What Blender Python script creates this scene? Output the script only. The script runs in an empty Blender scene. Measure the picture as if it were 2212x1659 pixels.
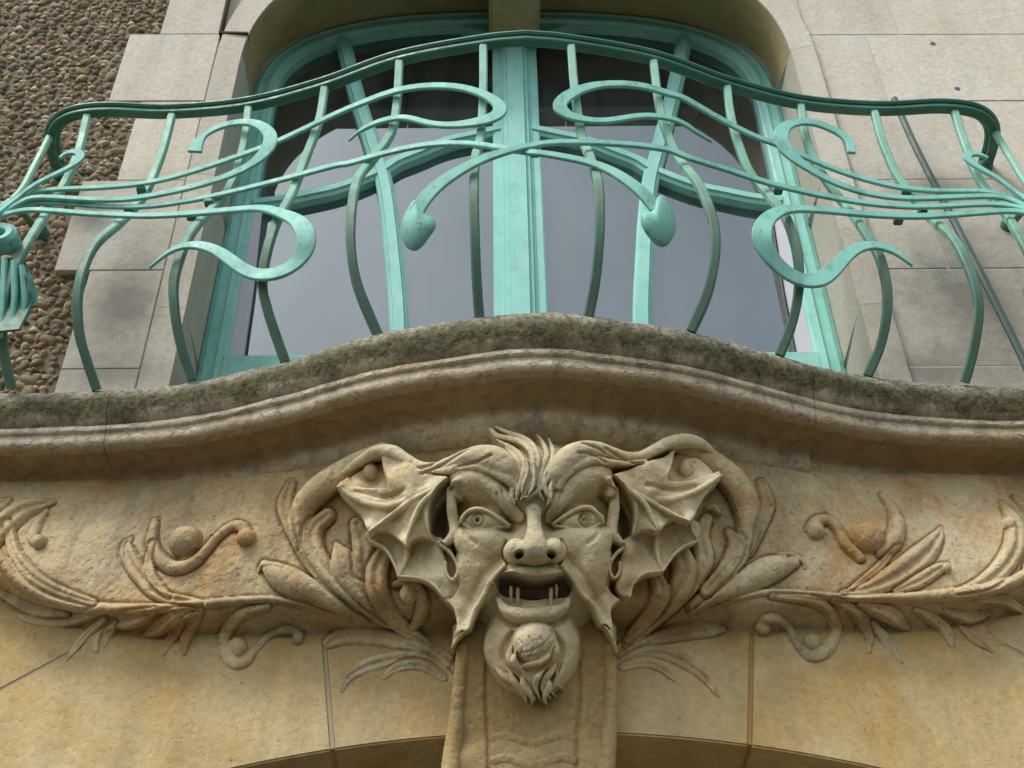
import bpy, bmesh, math, random
import numpy as np
from mathutils import Vector, Matrix
R_ = math.radians
random.seed(7); rng = np.random.default_rng(7)
SC = bpy.context.scene
COL = SC.collection

# ---------------------------------------------------------------- camera
CAM = np.array([-0.091, 0.0, 0.0])           # eye height; the pavement lies 1.6 m below
YAW, PIT, ROL, FPX = R_(-0.92), R_(41.66), R_(-0.99), 2800.0     # FPX: focal length for a 2212 px wide picture
GROUND = -1.6
_r = np.array([math.cos(YAW), math.sin(YAW), 0.0])
AF = np.array([-math.sin(YAW) * math.cos(PIT), math.cos(YAW) * math.cos(PIT), math.sin(PIT)])
_u = np.cross(_r, AF)
AR = math.cos(ROL) * _r + math.sin(ROL) * _u
AU = -math.sin(ROL) * _r + math.cos(ROL) * _u
cd = bpy.data.cameras.new('camera'); cam = bpy.data.objects.new('camera', cd); COL.objects.link(cam)
cd.sensor_width = 36.0; cd.lens = 36.0 * FPX / 2212.0; cd.clip_start = 0.05; cd.clip_end = 500
m = Matrix.Identity(4)
for i in range(3):
    m[i][0] = AR[i]; m[i][1] = AU[i]; m[i][2] = -AF[i]; m[i][3] = CAM[i]
cam.matrix_world = m
SC.camera = cam

# ---------------------------------------------------------------- sky, sun, exposure (soft overcast daylight)
SUN_EL, SUN_AZ = R_(52), R_(221)             # azimuth from +Y (into the wall) clockwise: high, in front, a little left
w = bpy.data.worlds.new('World'); SC.world = w; w.use_nodes = True
nt = w.node_tree; bg = nt.nodes['Background']
sky = nt.nodes.new('ShaderNodeTexSky'); sky.sky_type = 'NISHITA'; sky.sun_disc = False
sky.sun_elevation = SUN_EL; sky.sun_rotation = SUN_AZ; sky.air_density = 1.0; sky.dust_density = 2.0; sky.ozone_density = 1.0
hs = nt.nodes.new('ShaderNodeHueSaturation'); hs.inputs['Saturation'].default_value = 0.42
tc = nt.nodes.new('ShaderNodeTexCoord'); cn = nt.nodes.new('ShaderNodeTexNoise'); cn.inputs['Scale'].default_value = 3.5; cn.inputs['Detail'].default_value = 5
cr = nt.nodes.new('ShaderNodeMapRange'); cr.inputs[1].default_value = .3; cr.inputs[2].default_value = .7; cr.inputs[3].default_value = .8; cr.inputs[4].default_value = 1.2
cm = nt.nodes.new('ShaderNodeMix'); cm.data_type = 'RGBA'; cm.blend_type = 'MULTIPLY'; cm.inputs[0].default_value = 1.0
nt.links.new(tc.outputs['Generated'], cn.inputs['Vector']); nt.links.new(cn.outputs['Fac'], cr.inputs[0])
nt.links.new(sky.outputs[0], hs.inputs['Color']); nt.links.new(hs.outputs[0], cm.inputs[6]); nt.links.new(cr.outputs[0], cm.inputs[7]); nt.links.new(cm.outputs[2], bg.inputs['Color'])
bg.inputs['Strength'].default_value = 0.15
sl = bpy.data.lights.new('sun', 'SUN'); so = bpy.data.objects.new('sun', sl); COL.objects.link(so)
sl.energy = 1.5; sl.angle = R_(18); sl.color = (1.0, 0.95, 0.88)
sd = Vector((math.sin(SUN_AZ) * math.cos(SUN_EL), math.cos(SUN_AZ) * math.cos(SUN_EL), math.sin(SUN_EL)))
so.rotation_euler = sd.to_track_quat('Z', 'Y').to_euler(); so.location = (0, -6, 9)
SC.view_settings.view_transform = 'Standard'; SC.view_settings.look = 'None'
SC.view_settings.gamma = 1.0; SC.view_settings.exposure = 0.62

# ---------------------------------------------------------------- helpers: rays of the picture, curves, meshes
def ray(x, y): return AF + AR * ((x - 1106) / FPX) + AU * ((829.5 - y) / FPX)
def atY(x, y, Y):
    d = ray(x, y); return CAM + d * (Y / d[1])
def tag(o, label=None, cat=None, group=None, kind=None):
    if label: o['label'] = label
    if cat: o['category'] = cat
    if group: o['group'] = group
    if kind: o['kind'] = kind
    return o
def thing(name, label, cat, loc=(0, 0, 0), group=None):
    o = bpy.data.objects.new(name, None); COL.objects.link(o); o.location = loc; o.empty_display_size = 0.1
    return tag(o, label, cat, group, 'thing')
def link(name, me, mat, parent=None):
    o = bpy.data.objects.new(name, me); COL.objects.link(o)
    if mat and not me.materials: me.materials.append(mat)
    if parent is not None:
        o.parent = parent
        p = parent; off = Vector((0, 0, 0))
        while p is not None: off += p.location; p = p.parent
        o.location = -off
    return o
def mesh_np(name, V, F, mat=None, parent=None, smooth=False, normals=None):
    me = bpy.data.meshes.new(name)
    V = np.asarray(V, dtype=np.float32)
    if isinstance(F, np.ndarray):
        n = F.shape[1]
        me.vertices.add(len(V)); me.vertices.foreach_set('co', V.ravel())
        me.loops.add(F.size); me.loops.foreach_set('vertex_index', F.ravel().astype(np.int32))
        me.polygons.add(len(F)); me.polygons.foreach_set('loop_start', np.arange(0, F.size, n, dtype=np.int32))
        me.update(calc_edges=True)
    else:
        me.from_pydata([tuple(map(float, p)) for p in V], [], [tuple(f) for f in F])
    if smooth: me.polygons.foreach_set('use_smooth', np.ones(len(me.polygons), dtype=bool))
    if normals is not None: me.normals_split_custom_set_from_vertices([tuple(q) for q in normals])
    me.update()
    return link(name, me, mat, parent)
def spline(P, n=12, closed=False):
    P = np.asarray(P, dtype=float); out = []; N = len(P)
    for i in range(N if closed else N - 1):
        if closed: a, b, c, d = P[i - 1], P[i], P[(i + 1) % N], P[(i + 2) % N]
        else: b, c = P[i], P[i + 1]; a = P[i - 1] if i else 2 * b - c; d = P[i + 2] if i + 2 < N else 2 * c - b
        for k in range(n):
            t = k / n
            out.append(0.5 * (2 * b + (c - a) * t + (2 * a - 5 * b + 4 * c - d) * t * t + (3 * b - a - 3 * c + d) * t ** 3))
    if not closed: out.append(P[-1])
    return np.array(out)
def loft(rings, closed_ring=True, cap=True, closed_path=False):
    rings = [np.asarray(r) for r in rings]; n = len(rings[0]); V = np.concatenate(rings); F = []
    L = len(rings)
    for i in range(L if closed_path else L - 1):
        j = (i + 1) % L
        for k in range(n if closed_ring else n - 1):
            k2 = (k + 1) % n
            F.append((i * n + k, i * n + k2, j * n + k2, j * n + k))
    if cap and closed_ring and not closed_path:
        F.append(tuple(range(n))[::-1]); F.append(tuple((L - 1) * n + k for k in range(n)))
    return V, F
def finish(o, smooth_angle=None, bevel=0.0, seg=2):
    me = o.data
    bm = bmesh.new(); bm.from_mesh(me); bmesh.ops.recalc_face_normals(bm, faces=bm.faces)
    if bevel: bmesh.ops.bevel(bm, geom=[e for e in bm.edges if e.is_manifold and e.calc_face_angle(0) > 0.5], offset=bevel, segments=seg, affect='EDGES', clamp_overlap=True)
    bm.to_mesh(me); bm.free()
    if smooth_angle: me.shade_smooth(); me.set_sharp_from_angle(angle=R_(smooth_angle))
    return o
def box_v(x0, x1, y0, y1, z0, z1):
    V = [(x, y, z) for x in (x0, x1) for y in (y0, y1) for z in (z0, z1)]
    return V, [(0, 1, 3, 2), (4, 6, 7, 5), (0, 4, 5, 1), (2, 3, 7, 6), (0, 2, 6, 4), (1, 5, 7, 3)]
def box(name, dims, mat, parent, bevel=0.0):
    o = mesh_np(name, *box_v(*dims), mat, parent); return finish(o, bevel=bevel)
def poly_prism(name, XZ, y0, y1, mat, parent, bevel=0.0):
    n = len(XZ); V = [(x, y0, z) for x, z in XZ] + [(x, y1, z) for x, z in XZ]
    F = [tuple(range(n)), tuple(range(2 * n - 1, n - 1, -1))] + [(i, i + n, (i + 1) % n + n, (i + 1) % n) for i in range(n)]
    return finish(mesh_np(name, V, F, mat, parent), bevel=bevel)
def vnoise(shape, cells, seed, octaves=3):
    out = np.zeros(shape); amp = 1.0; r = np.random.default_rng(seed)
    for o in range(octaves):
        cy, cx = max(2, int(cells[0])), max(2, int(cells[1]))
        g = r.random((cy + 2, cx + 2)) - 0.5
        yy = np.linspace(0, cy, shape[0], endpoint=False); xx = np.linspace(0, cx, shape[1], endpoint=False)
        iy = yy.astype(int); ix = xx.astype(int); fy = yy - iy; fx = xx - ix
        fy = fy * fy * (3 - 2 * fy); fx = fx * fx * (3 - 2 * fx)
        a = g[iy][:, ix]; b = g[iy][:, ix + 1]; c = g[iy + 1][:, ix]; d = g[iy + 1][:, ix + 1]
        out += amp * ((a * (1 - fx) + b * fx) * (1 - fy)[:, None] + (c * (1 - fx) + d * fx) * fy[:, None])
        amp *= 0.5; cells = (cells[0] * 2.1, cells[1] * 2.1)
    return out

# ---------------------------------------------------------------- materials
class NT:
    def __init__(s, name):
        s.m = bpy.data.materials.new(name); s.m.use_nodes = True; s.t = s.m.node_tree
        s.b = s.t.nodes['Principled BSDF']; s.o = s.t.nodes['Material Output']
        s.pos = s.t.nodes.new('ShaderNodeNewGeometry').outputs['Position']
    def n(s, typ, **kw):
        nd = s.t.nodes.new(typ)
        for k, v in kw.items(): setattr(nd, k, v)
        return nd
    def l(s, a, b): s.t.links.new(a, b)
    def noise(s, scale, detail=4, rough=0.55, stretch=None, dist=0.0, off=(0, 0, 0)):
        mp = s.n('ShaderNodeMapping'); s.l(s.pos, mp.inputs['Vector'])
        mp.inputs['Location'].default_value = off
        if stretch: mp.inputs['Scale'].default_value = stretch
        t = s.n('ShaderNodeTexNoise'); s.l(mp.outputs[0], t.inputs['Vector'])
        t.inputs['Scale'].default_value = scale; t.inputs['Detail'].default_value = detail; t.inputs['Roughness'].default_value = rough
        t.inputs['Distortion'].default_value = dist
        return t.outputs['Fac']
    def ramp(s, fac, stops):
        r = s.n('ShaderNodeValToRGB'); s.l(fac, r.inputs[0]); e = r.color_ramp.elements
        while len(e) > 1: e.remove(e[-1])
        for i, (p, c) in enumerate(stops):
            if isinstance(c, (int, float)): c = (c, c, c)
            q = e[0] if i == 0 else e.new(p)
            q.position = p; q.color = (*c, 1)
        return r.outputs[0]
    def mix(s, fac, a, b, mode='MIX'):
        x = s.n('ShaderNodeMix', data_type='RGBA', blend_type=mode)
        for sock, v in ((x.inputs[0], fac), (x.inputs[6], a), (x.inputs[7], b)):
            if isinstance(v, tuple): sock.default_value = (*v, 1)
            elif isinstance(v, (int, float)): sock.default_value = v
            else: s.l(v, sock)
        return x.outputs[2]
    def math(s, op, a, b=0.0):
        x = s.n('ShaderNodeMath', operation=op)
        for k, v in ((0, a), (1, b)):
            if isinstance(v, (int, float)): x.inputs[k].default_value = v
            else: s.l(v, x.inputs[k])
        return x.outputs[0]
    def sep(s):
        x = s.n('ShaderNodeSeparateXYZ'); s.l(s.pos, x.inputs[0]); return x.outputs
    def bump(s, h, strength, dist, prev=None):
        b = s.n('ShaderNodeBump'); b.inputs['Strength'].default_value = strength; b.inputs['Distance'].default_value = dist
        s.l(h, b.inputs['Height'])
        if prev is not None: s.l(prev, b.inputs['Normal'])
        s.l(b.outputs[0], s.b.inputs['Normal']); return b.outputs[0]
    def col(s, c, rough=0.8):
        if isinstance(c, tuple): s.b.inputs['Base Color'].default_value = (*c, 1)
        else: s.l(c, s.b.inputs['Base Color'])
        s.b.inputs['Roughness'].default_value = rough; return s.m

def stone(name, pale, warm, ochre, grey, ochre_amt=0.5, grey_amt=0.4, streak=0.3, bump=0.35, spots=0.0, seed=0.0, soot=(), vary=0.0):
    s = NT(name); off = (seed, seed * 1.7, seed * 0.6)
    c = s.mix(s.ramp(s.noise(3.2, 5, .6, off=off), [(.35, 0), (.68, 1)]), pale, warm)
    c = s.mix(s.math('MULTIPLY', s.ramp(s.noise(5.5, 6, .62, dist=.6, off=(seed + 3, 1, 2)), [(.45, 0), (.66, 1)]), ochre_amt), c, ochre)
    c = s.mix(s.math('MULTIPLY', s.ramp(s.noise(4.1, 6, .66, stretch=(1, 1, .6), dist=.4, off=(7, seed, 5)), [(.47, 0), (.7, 1)]), grey_amt), c, grey)
    c = s.mix(s.math('MULTIPLY', s.ramp(s.noise(9, 3, .5, stretch=(1.6, 1, .1), off=(seed, 9, 4)), [(.48, 0), (.75, 1)]), streak), c, tuple(x * .62 for x in grey))
    c = s.mix(.5, c, s.ramp(s.noise(70, 4, .6), [(.25, .35), (.75, .66)]), 'OVERLAY')
    for (sx, sz, rx, rz, amt) in soot:         # sooty weather stains with a place of their own
        p = s.sep(); e = s.math('POWER', s.math('ADD', s.math('POWER', s.math('DIVIDE', s.math('SUBTRACT', p[0], sx), rx), 2.0), s.math('POWER', s.math('DIVIDE', s.math('SUBTRACT', p[2], sz), rz), 2.0)), .5)
        e = s.math('ADD', e, s.math('MULTIPLY', s.math('SUBTRACT', s.noise(11, 6, .7, off=(sx, 3, 1)), .5), 1.1))
        c = s.mix(s.math('MULTIPLY', s.ramp(e, [(.15, 1), (.95, 0)]), amt), c, (.15, .145, .12))
    if spots:
        sp = s.ramp(s.noise(95, 2, .5, off=(2, 2, seed)), [(.0, 1), (.29, 1), (.33, 0)])
        c = s.mix(s.math('MULTIPLY', sp, spots), c, (.06, .055, .04))
    oi = s.n('ShaderNodeObjectInfo'); mr = s.n('ShaderNodeMapRange'); s.l(oi.outputs['Random'], mr.inputs[0]); mr.inputs[3].default_value = 1 - vary; mr.inputs[4].default_value = 1 + vary
    if vary: c = s.mix(1.0, c, mr.outputs[0], 'MULTIPLY')
    pit = s.ramp(s.noise(62, 3, .55, off=(seed, 4, 4)), [(0, 0), (.36, 0), (.44, 1)])
    s.bump(pit, bump * .9, .004, s.bump(s.noise(38, 6, .62), bump, .006, s.bump(s.noise(170, 3, .6), bump * .6, .0015)))
    return s.col(c, .88)

M = {}
M['ashlar'] = stone('ashlar_limestone', (.545, .52, .44), (.51, .475, .385), (.50, .42, .29), (.41, .39, .325), .35, .40, .22, .25, .15, 1, ((-1.14, 2.60, .17, .28, .8), (1.27, 2.62, .30, .34, .8), (1.12, 2.35, .3, .13, .7), (-1.12, 2.34, .25, .10, .6), (1.30, 3.10, .26, .10, .55), (-1.30, 2.98, .10, .10, .6)), .07)
M['frieze'] = stone('carved_limestone', (.62, .515, .315), (.52, .39, .19), (.44, .25, .08), (.21, .185, .12), .95, .85, .25, .55, .6, 4)
M['mask'] = stone('mask_limestone', (.74, .645, .43), (.64, .54, .32), (.47, .32, .13), (.26, .23, .155), .65, .55, .12, .42, .45, 6)
M['arch'] = stone('arch_limestone', (.53, .425, .22), (.47, .345, .145), (.46, .29, .085), (.32, .26, .15), .75, .5, .3, .3, .45, 9, (), .05)
M['console'] = stone('shaded_console_limestone', (.46, .35, .165), (.40, .285, .115), (.38, .22, .06), (.27, .21, .11), .7, .5, .2, .35, .3, 15)  # darker copy of the stone: shade under the head put into its colour
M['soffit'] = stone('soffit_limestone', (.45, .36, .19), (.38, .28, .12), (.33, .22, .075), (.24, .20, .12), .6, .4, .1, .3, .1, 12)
M['mortar'] = NT('mortar').col((.50, .46, .38), .95)
M['mortar_grey'] = NT('grey_mortar').col((.36, .295, .18), .95)
M['mortar_orange'] = NT('iron_stained_mortar').col((.36, .21, .07), .95)
M['gap'] = NT('open_joint_dirt').col((.06, .055, .045), .95)
M['bed'] = NT('pebble_bedding').col((.17, .135, .085), .95)

def slab_mat():
    s = NT('balcony_limestone'); z = s.sep()[2]
    base = s.mix(s.ramp(s.noise(4, 5, .6), [(.35, 0), (.7, 1)]), (.62, .55, .41), (.52, .43, .27))
    base = s.mix(s.math('MULTIPLY', s.ramp(s.noise(6, 6, .65, stretch=(1, 1, 2)), [(.5, 0), (.66, 1)]), .6), base, (.24, .17, .09))
    base = s.mix(.5, base, s.ramp(s.noise(80, 4, .6), [(.25, .3), (.75, .68)]), 'OVERLAY')
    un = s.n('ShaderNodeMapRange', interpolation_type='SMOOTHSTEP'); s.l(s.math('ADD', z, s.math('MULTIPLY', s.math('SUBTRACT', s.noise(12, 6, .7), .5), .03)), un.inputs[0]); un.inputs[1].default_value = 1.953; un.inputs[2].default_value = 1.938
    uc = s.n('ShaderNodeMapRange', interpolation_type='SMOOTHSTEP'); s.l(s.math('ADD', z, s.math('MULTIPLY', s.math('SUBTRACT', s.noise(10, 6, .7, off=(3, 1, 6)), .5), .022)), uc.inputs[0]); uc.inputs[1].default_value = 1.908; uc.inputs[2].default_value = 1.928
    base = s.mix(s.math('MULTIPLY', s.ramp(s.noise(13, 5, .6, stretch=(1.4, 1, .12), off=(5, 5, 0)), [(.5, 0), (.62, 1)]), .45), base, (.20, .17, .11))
    base = s.mix(s.math('MULTIPLY', s.math('MULTIPLY', un.outputs[0], uc.outputs[0]), .8), base, (.34, .225, .10))       # brown band on the underside
    lich = s.mix(s.ramp(s.noise(80, 6, .75), [(.44, 0), (.60, 1)]), (.40, .37, .28), (.13, .125, .08))
    moss = s.mix(s.ramp(s.noise(75, 6, .75), [(.38, 0), (.62, 1)]), (.15, .135, .055), (.035, .036, .013))
    zn = s.math('ADD', z, s.math('MULTIPLY', s.math('SUBTRACT', s.noise(16, 7, .75, stretch=(1, 1, .55)), .5), .085))
    def rng_(lo, hi):
        r = s.n('ShaderNodeMapRange', interpolation_type='SMOOTHSTEP'); s.l(zn, r.inputs[0]); r.inputs[1].default_value = lo; r.inputs[2].default_value = hi; return r.outputs[0]
    c = s.mix(rng_(1.986, 2.022), base, moss)
    c = s.mix(rng_(2.040, 2.085), c, lich)
    s.bump(s.ramp(s.noise(34, 5, .6, off=(8, 2, 2)), [(0, 0), (.36, 0), (.46, 1)]), .7, .006, s.bump(s.noise(60, 6, .7), .8, .008, s.bump(s.noise(210, 3, .6), .5, .002)))
    return s.col(c, .95)
M['slab'] = slab_mat()

def paint(name, c1, c2, grime=.35, rough=.42, rust=0.0, algae_shade=0.0):
    s = NT(name)
    c = s.mix(s.ramp(s.noise(7, 5, .6), [(.35, 0), (.7, 1)]), c1, c2)
    g = s.ramp(s.noise(26, 6, .7, stretch=(1, 1, .5)), [(.5, 0), (.68, 1)])
    c = s.mix(s.math('MULTIPLY', g, grime), c, (.06, .10, .055))
    if algae_shade:  # patchy algae plus the shade below the belly, painted into the bar colour
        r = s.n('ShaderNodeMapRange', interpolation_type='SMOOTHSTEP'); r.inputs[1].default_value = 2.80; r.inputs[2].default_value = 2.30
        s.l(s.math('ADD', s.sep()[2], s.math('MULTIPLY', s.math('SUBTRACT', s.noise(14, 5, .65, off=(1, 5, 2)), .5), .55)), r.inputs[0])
        c = s.mix(s.math('MULTIPLY', r.outputs[0], algae_shade), c, s.mix(s.ramp(s.noise(30, 4, .6), [(.4, 0), (.65, 1)]), (.035, .12, .085), (.065, .08, .035)))
    if rust:
        c = s.mix(s.math('MULTIPLY', s.ramp(s.noise(48, 5, .7, off=(4, 1, 8)), [(.62, 0), (.68, 1)]), rust), c, (.16, .09, .03))
    s.bump(s.noise(120, 4, .6), .12, .002)
    s.m_r = s.l(s.ramp(s.noise(40, 4), [(.3, rough - .08), (.7, rough + .15)]), s.b.inputs['Roughness'])
    if isinstance(c, tuple): pass
    s.l(c, s.b.inputs['Base Color']); return s.m
M['paint'] = paint('green_iron_paint', (.17, .48, .39), (.25, .56, .48), .42, .58, .8)
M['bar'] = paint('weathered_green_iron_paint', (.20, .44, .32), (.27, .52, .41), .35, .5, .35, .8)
M['rail'] = paint('dark_green_rail_paint', (.035, .15, .10), (.07, .23, .16), .4, .45, .15)
M['frame'] = paint('green_window_paint', (.235, .58, .50), (.32, .64, .58), .2, .6)
M['wood'] = NT('eave_timber').col((.21, .13, .09), .8)
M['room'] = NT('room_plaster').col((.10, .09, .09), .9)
M['pale_mat'] = NT('pale_strip_paint').col((.56, .55, .62), .7)
M['iron'] = paint('dark_iron_rod', (.05, .10, .09), (.09, .13, .11), .5, .5, .5)
M['fang'] = M['mask']
def glass():
    s = NT('window_glass'); t = s.t
    g = s.n('ShaderNodeBsdfGlossy'); g.inputs['Roughness'].default_value = .015; g.inputs['Color'].default_value = (.84, .97, 1, 1)
    tr = s.n('ShaderNodeBsdfTransparent'); tr.inputs['Color'].default_value = (.80, .86, .86, 1)
    fr = s.n('ShaderNodeFresnel'); fr.inputs['IOR'].default_value = 2.85
    mx = s.n('ShaderNodeMixShader'); s.l(fr.outputs[0], mx.inputs[0]); s.l(tr.outputs[0], mx.inputs[1]); s.l(g.outputs[0], mx.inputs[2])
    b = s.n('ShaderNodeBump'); b.inputs['Strength'].default_value = .05; b.inputs['Distance'].default_value = .004
    s.l(s.noise(3, 2, .4), b.inputs['Height']); s.l(b.outputs[0], g.inputs['Normal'])
    df = s.n('ShaderNodeBsdfDiffuse'); df.inputs['Color'].default_value = (.55, .58, .56, 1); m2 = s.n('ShaderNodeMixShader')
    s.l(s.ramp(s.noise(7, 6, .7, stretch=(1.5, 1, .35)), [(.35, .02), (.75, .085)]), m2.inputs[0]); s.l(mx.outputs[0], m2.inputs[1]); s.l(df.outputs[0], m2.inputs[2])
    s.l(m2.outputs[0], s.o.inputs['Surface']); return s.m
M['glass'] = glass()
def pebble_mat():
    s = NT('rubble_pebbles'); a = s.n('ShaderNodeAttribute', attribute_name='tone')
    c = s.mix(.6, a.outputs['Color'], s.ramp(s.noise(110, 4, .6), [(.3, .3), (.7, .7)]), 'OVERLAY')
    s.bump(s.noise(150, 4, .6), .5, .003); return s.col(c, .85)
M['pebble'] = pebble_mat()
def pave():
    s = NT('pavement_concrete'); c = s.mix(s.noise(2, 5), (.06, .056, .048), (.045, .042, .038)); return s.col(c, .9)
M['pave'] = pave()

# ---------------------------------------------------------------- ground
o = mesh_np('pavement', [(-60, -60, GROUND), (60, -60, GROUND), (60, 60, GROUND), (-60, 60, GROUND)], [(0, 1, 2, 3)], M['pave'])
tag(o, kind='structure')

# ---------------------------------------------------------------- the house wall
YW = 2.58
WX = -0.013                                  # window axis
YF, KW = 2.90, 1.0662                        # plane of the window frame, size factor of its outline
house = thing('house_wall', 'cream limestone house front with a pebble panel on its left', 'wall', (0, YW, GROUND))
def superarch(hw, z0, zs, zt, n=2.7, k=28):
    """outline of the arched opening from the foot on the left, over the top, to the foot on the right (x, z)"""
    L = [(-hw, z0 + (zs - z0) * i / 12) for i in range(12)]
    for i in range(k * 2 + 1):
        a = math.pi - math.pi * i / (2 * k)
        ca, sa = math.cos(a), math.sin(a)
        L.append((hw * math.copysign(abs(ca) ** (2 / n), ca), zs + (zt - zs) * abs(sa) ** (2 / n)))
    L += [(hw, zs + (z0 - zs) * (i + 1) / 12) for i in range(12)]
    return np.array(L)
OUT = superarch(.979, 2.0, 3.966, 4.569)
FRO = superarch(.948, 2.0, 3.75, 4.55, 2.5)
EDG = superarch(1.030, 2.0, 3.76, 4.68, 2.5)
def ringpt(A, i, Y): return (A[i][0] + WX, Y, A[i][1])
# arched surround: jamb and arch stones between joints
N_ = len(OUT)
cuts = [0, 4, 8, 13, 22, 35, 45, 58, 67, 72, 76, N_ - 1]
for a, b in zip(cuts[:-1], cuts[1:]):
    rings = []
    for i in range(a, b + 1):
        e = 0.0015
        md = [np.array(ringpt(OUT, i, 2.895)) * t + np.array(ringpt(FRO, i, 2.60)) * (1 - t) for t in (.75, .45, .15)]
        rings.append([ringpt(OUT, i, 3.0), ringpt(OUT, i, 2.895), *[tuple(q) for q in md],
                      ringpt(FRO, i, 2.585), ringpt(FRO, i, 2.577), ringpt(EDG, i, 2.570), ringpt(EDG, i, 2.80)])
    V, F = loft(rings); V = np.array(V)
    c = V.mean(0); V = c + (V - c) * np.array([.998, 1, .9975])
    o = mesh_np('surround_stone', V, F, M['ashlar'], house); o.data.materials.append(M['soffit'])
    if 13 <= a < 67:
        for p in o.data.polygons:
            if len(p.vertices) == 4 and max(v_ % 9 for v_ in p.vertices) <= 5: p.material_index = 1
    finish(o, 35)
# stone key hanging into the arch head
V, F = loft([[(WX + sx * .098 * f, y, z) for sx, y in ((-1, 2.50), (1, 2.50), (1, 2.88), (-1, 2.88))] for z, f in ((4.9, 1.2), (4.42, 1.02), (4.31, .98))])
finish(mesh_np('keystone', V, F, M['soffit'], house), bevel=.012)

for pts in ([(-1.052, 3.94), (-1.046, 3.94), (-1.052, 4.62), (-1.060, 4.62)], [(-1.052, 3.934), (-.950, 3.930), (-.950, 3.938), (-1.052, 3.942)]):
    poly_prism('open_joint', pts, 2.566, 2.60, M['gap'], house)
# coursed ashlar right of the window, quoins on its left
courses = [1.95, 2.36, 2.745, 3.15, 3.555, 3.945, 4.34, 4.74, 5.14, 5.6]
off = [[.3, .9, 1.5], [.62, 1.15, 1.7], [.20, .86, 1.45], [.45, 1.05, 1.6], [.19, .75, 1.3], [.31, .95, 1.5], [.5, 1.1, 1.6], [.25, .8, 1.4], [.5, 1.1, 1.5]]
def block(x0, x1, z0, z1, y=YW, mat=None, parent=None, g=.0014, name='stone_block'):
    y += rng.uniform(-.0012, .0012)
    return box(name, (x0 + g, x1 - g, y, y + .10, z0 + g, z1 - g), mat or M['ashlar'], parent or house, .0022)
for k, (z0, z1) in enumerate(zip(courses[:-1], courses[1:])):
    xs = [1.015] + [1.03 + q for q in off[k]] + [3.2]
    if k >= 6: xs = [-1.10, -.45, .2] + [.85] + [1.03 + q for q in off[k]] + [3.2]
    elif k == 5: pass
    for x0, x1 in zip(xs[:-1], xs[1:]): block(x0, x1, z0, z1, YW + (.012 if k < 6 else 0))
    xl = -1.262 if k in (0, 1, 3, 5) else -1.366
    block(xl, -1.048 if k < 6 else -1.10, z0, z1)
box('mortar_bed', (1.03, 3.19, YW + .0138, YW + .05, 1.96, 4.33), M['mortar'], house)
box('mortar_bed', (-1.255, -1.05, YW + .0028, YW + .05, 1.96, 4.9), M['mortar'], house)
# backing of the wall behind the joints (mortar), pierced by the window
def wall_core():
    o = superarch(.985, 2.05, 3.9, 4.58)
    pts = [(q[0] + WX, q[1]) for q in o]
    n = len(pts); V = []; F = []
    outer = []
    for i, (x, z) in enumerate(pts):
        if i < 14: outer.append((-4.2, z if i else 2.05))
        elif i > n - 15: outer.append((4.2, z if i < n - 1 else 2.05))
        else: outer.append((-4.2 + 8.4 * (i - 14) / (n - 29), 5.66))
    for Yb in (2.612, 2.99):
        V += [(x, Yb, z) for x, z in pts] + [(x, Yb, z) for x, z in outer]
    for i in range(n - 1):
        F.append((i, i + 1, n + i + 1, n + i)); F.append((2 * n + i, 3 * n + i, 3 * n + i + 1, 2 * n + i + 1))
        F.append((i, 2 * n + i, 2 * n + i + 1, i + 1))
    return mesh_np('wall_core', V, F, M['mortar'], house)
finish(wall_core())
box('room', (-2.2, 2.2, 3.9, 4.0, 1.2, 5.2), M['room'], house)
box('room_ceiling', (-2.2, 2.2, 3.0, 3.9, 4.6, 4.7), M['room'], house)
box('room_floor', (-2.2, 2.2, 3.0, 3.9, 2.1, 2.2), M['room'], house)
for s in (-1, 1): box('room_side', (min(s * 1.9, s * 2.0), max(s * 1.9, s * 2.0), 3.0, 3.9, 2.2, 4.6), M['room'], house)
# old fixing holes in the ashlar
for x, z in ((1.444, 3.887), (1.466, 3.622), (1.533, 3.418)):
    a = [(x + .009 * math.cos(t) , z + .009 * math.sin(t)) for t in np.linspace(0, 2 * math.pi, 10, endpoint=False)]
    poly_prism('fixing_plug', a, YW + .009, YW + .03, M['iron'], house)

# pebble panel: each stone is its own shape bedded in mortar
panel = box('pebble_panel', (-3.4, -1.20, 2.608, 2.70, 2.0, 5.6), M['bed'], house)
tones = [(.31, .24, .14), (.24, .18, .10), (.36, .31, .21), (.17, .14, .085), (.28, .17, .09), (.40, .34, .23), (.21, .19, .12), (.26, .20, .11), (.13, .11, .07), (.34, .27, .15), (.29, .19, .10), (.46, .40, .29)]
def ico():
    bm = bmesh.new(); bmesh.ops.create_icosphere(bm, subdivisions=2, radius=1.0)
    V = np.array([v.co for v in bm.verts]); F = np.array([[v.index for v in f.verts] for f in bm.faces]); bm.free(); return V, F
IV, IF = ico()
def peb_shape(r):
    V = IV.copy()
    for _ in range(9):
        n = r.normal(size=3); n /= np.linalg.norm(n); d = r.uniform(.45, .85)
        h = V @ n; V -= np.outer(np.maximum(h - d, 0) * .95, n)
    a = r.uniform(0, math.pi); c, s = math.cos(a), math.sin(a)
    V = V * np.array([r.uniform(.8, 1.25), .8, r.uniform(.6, .95)])
    return V @ np.array([[c, 0, s], [0, 1, 0], [-s, 0, c]])
variants = []
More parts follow.
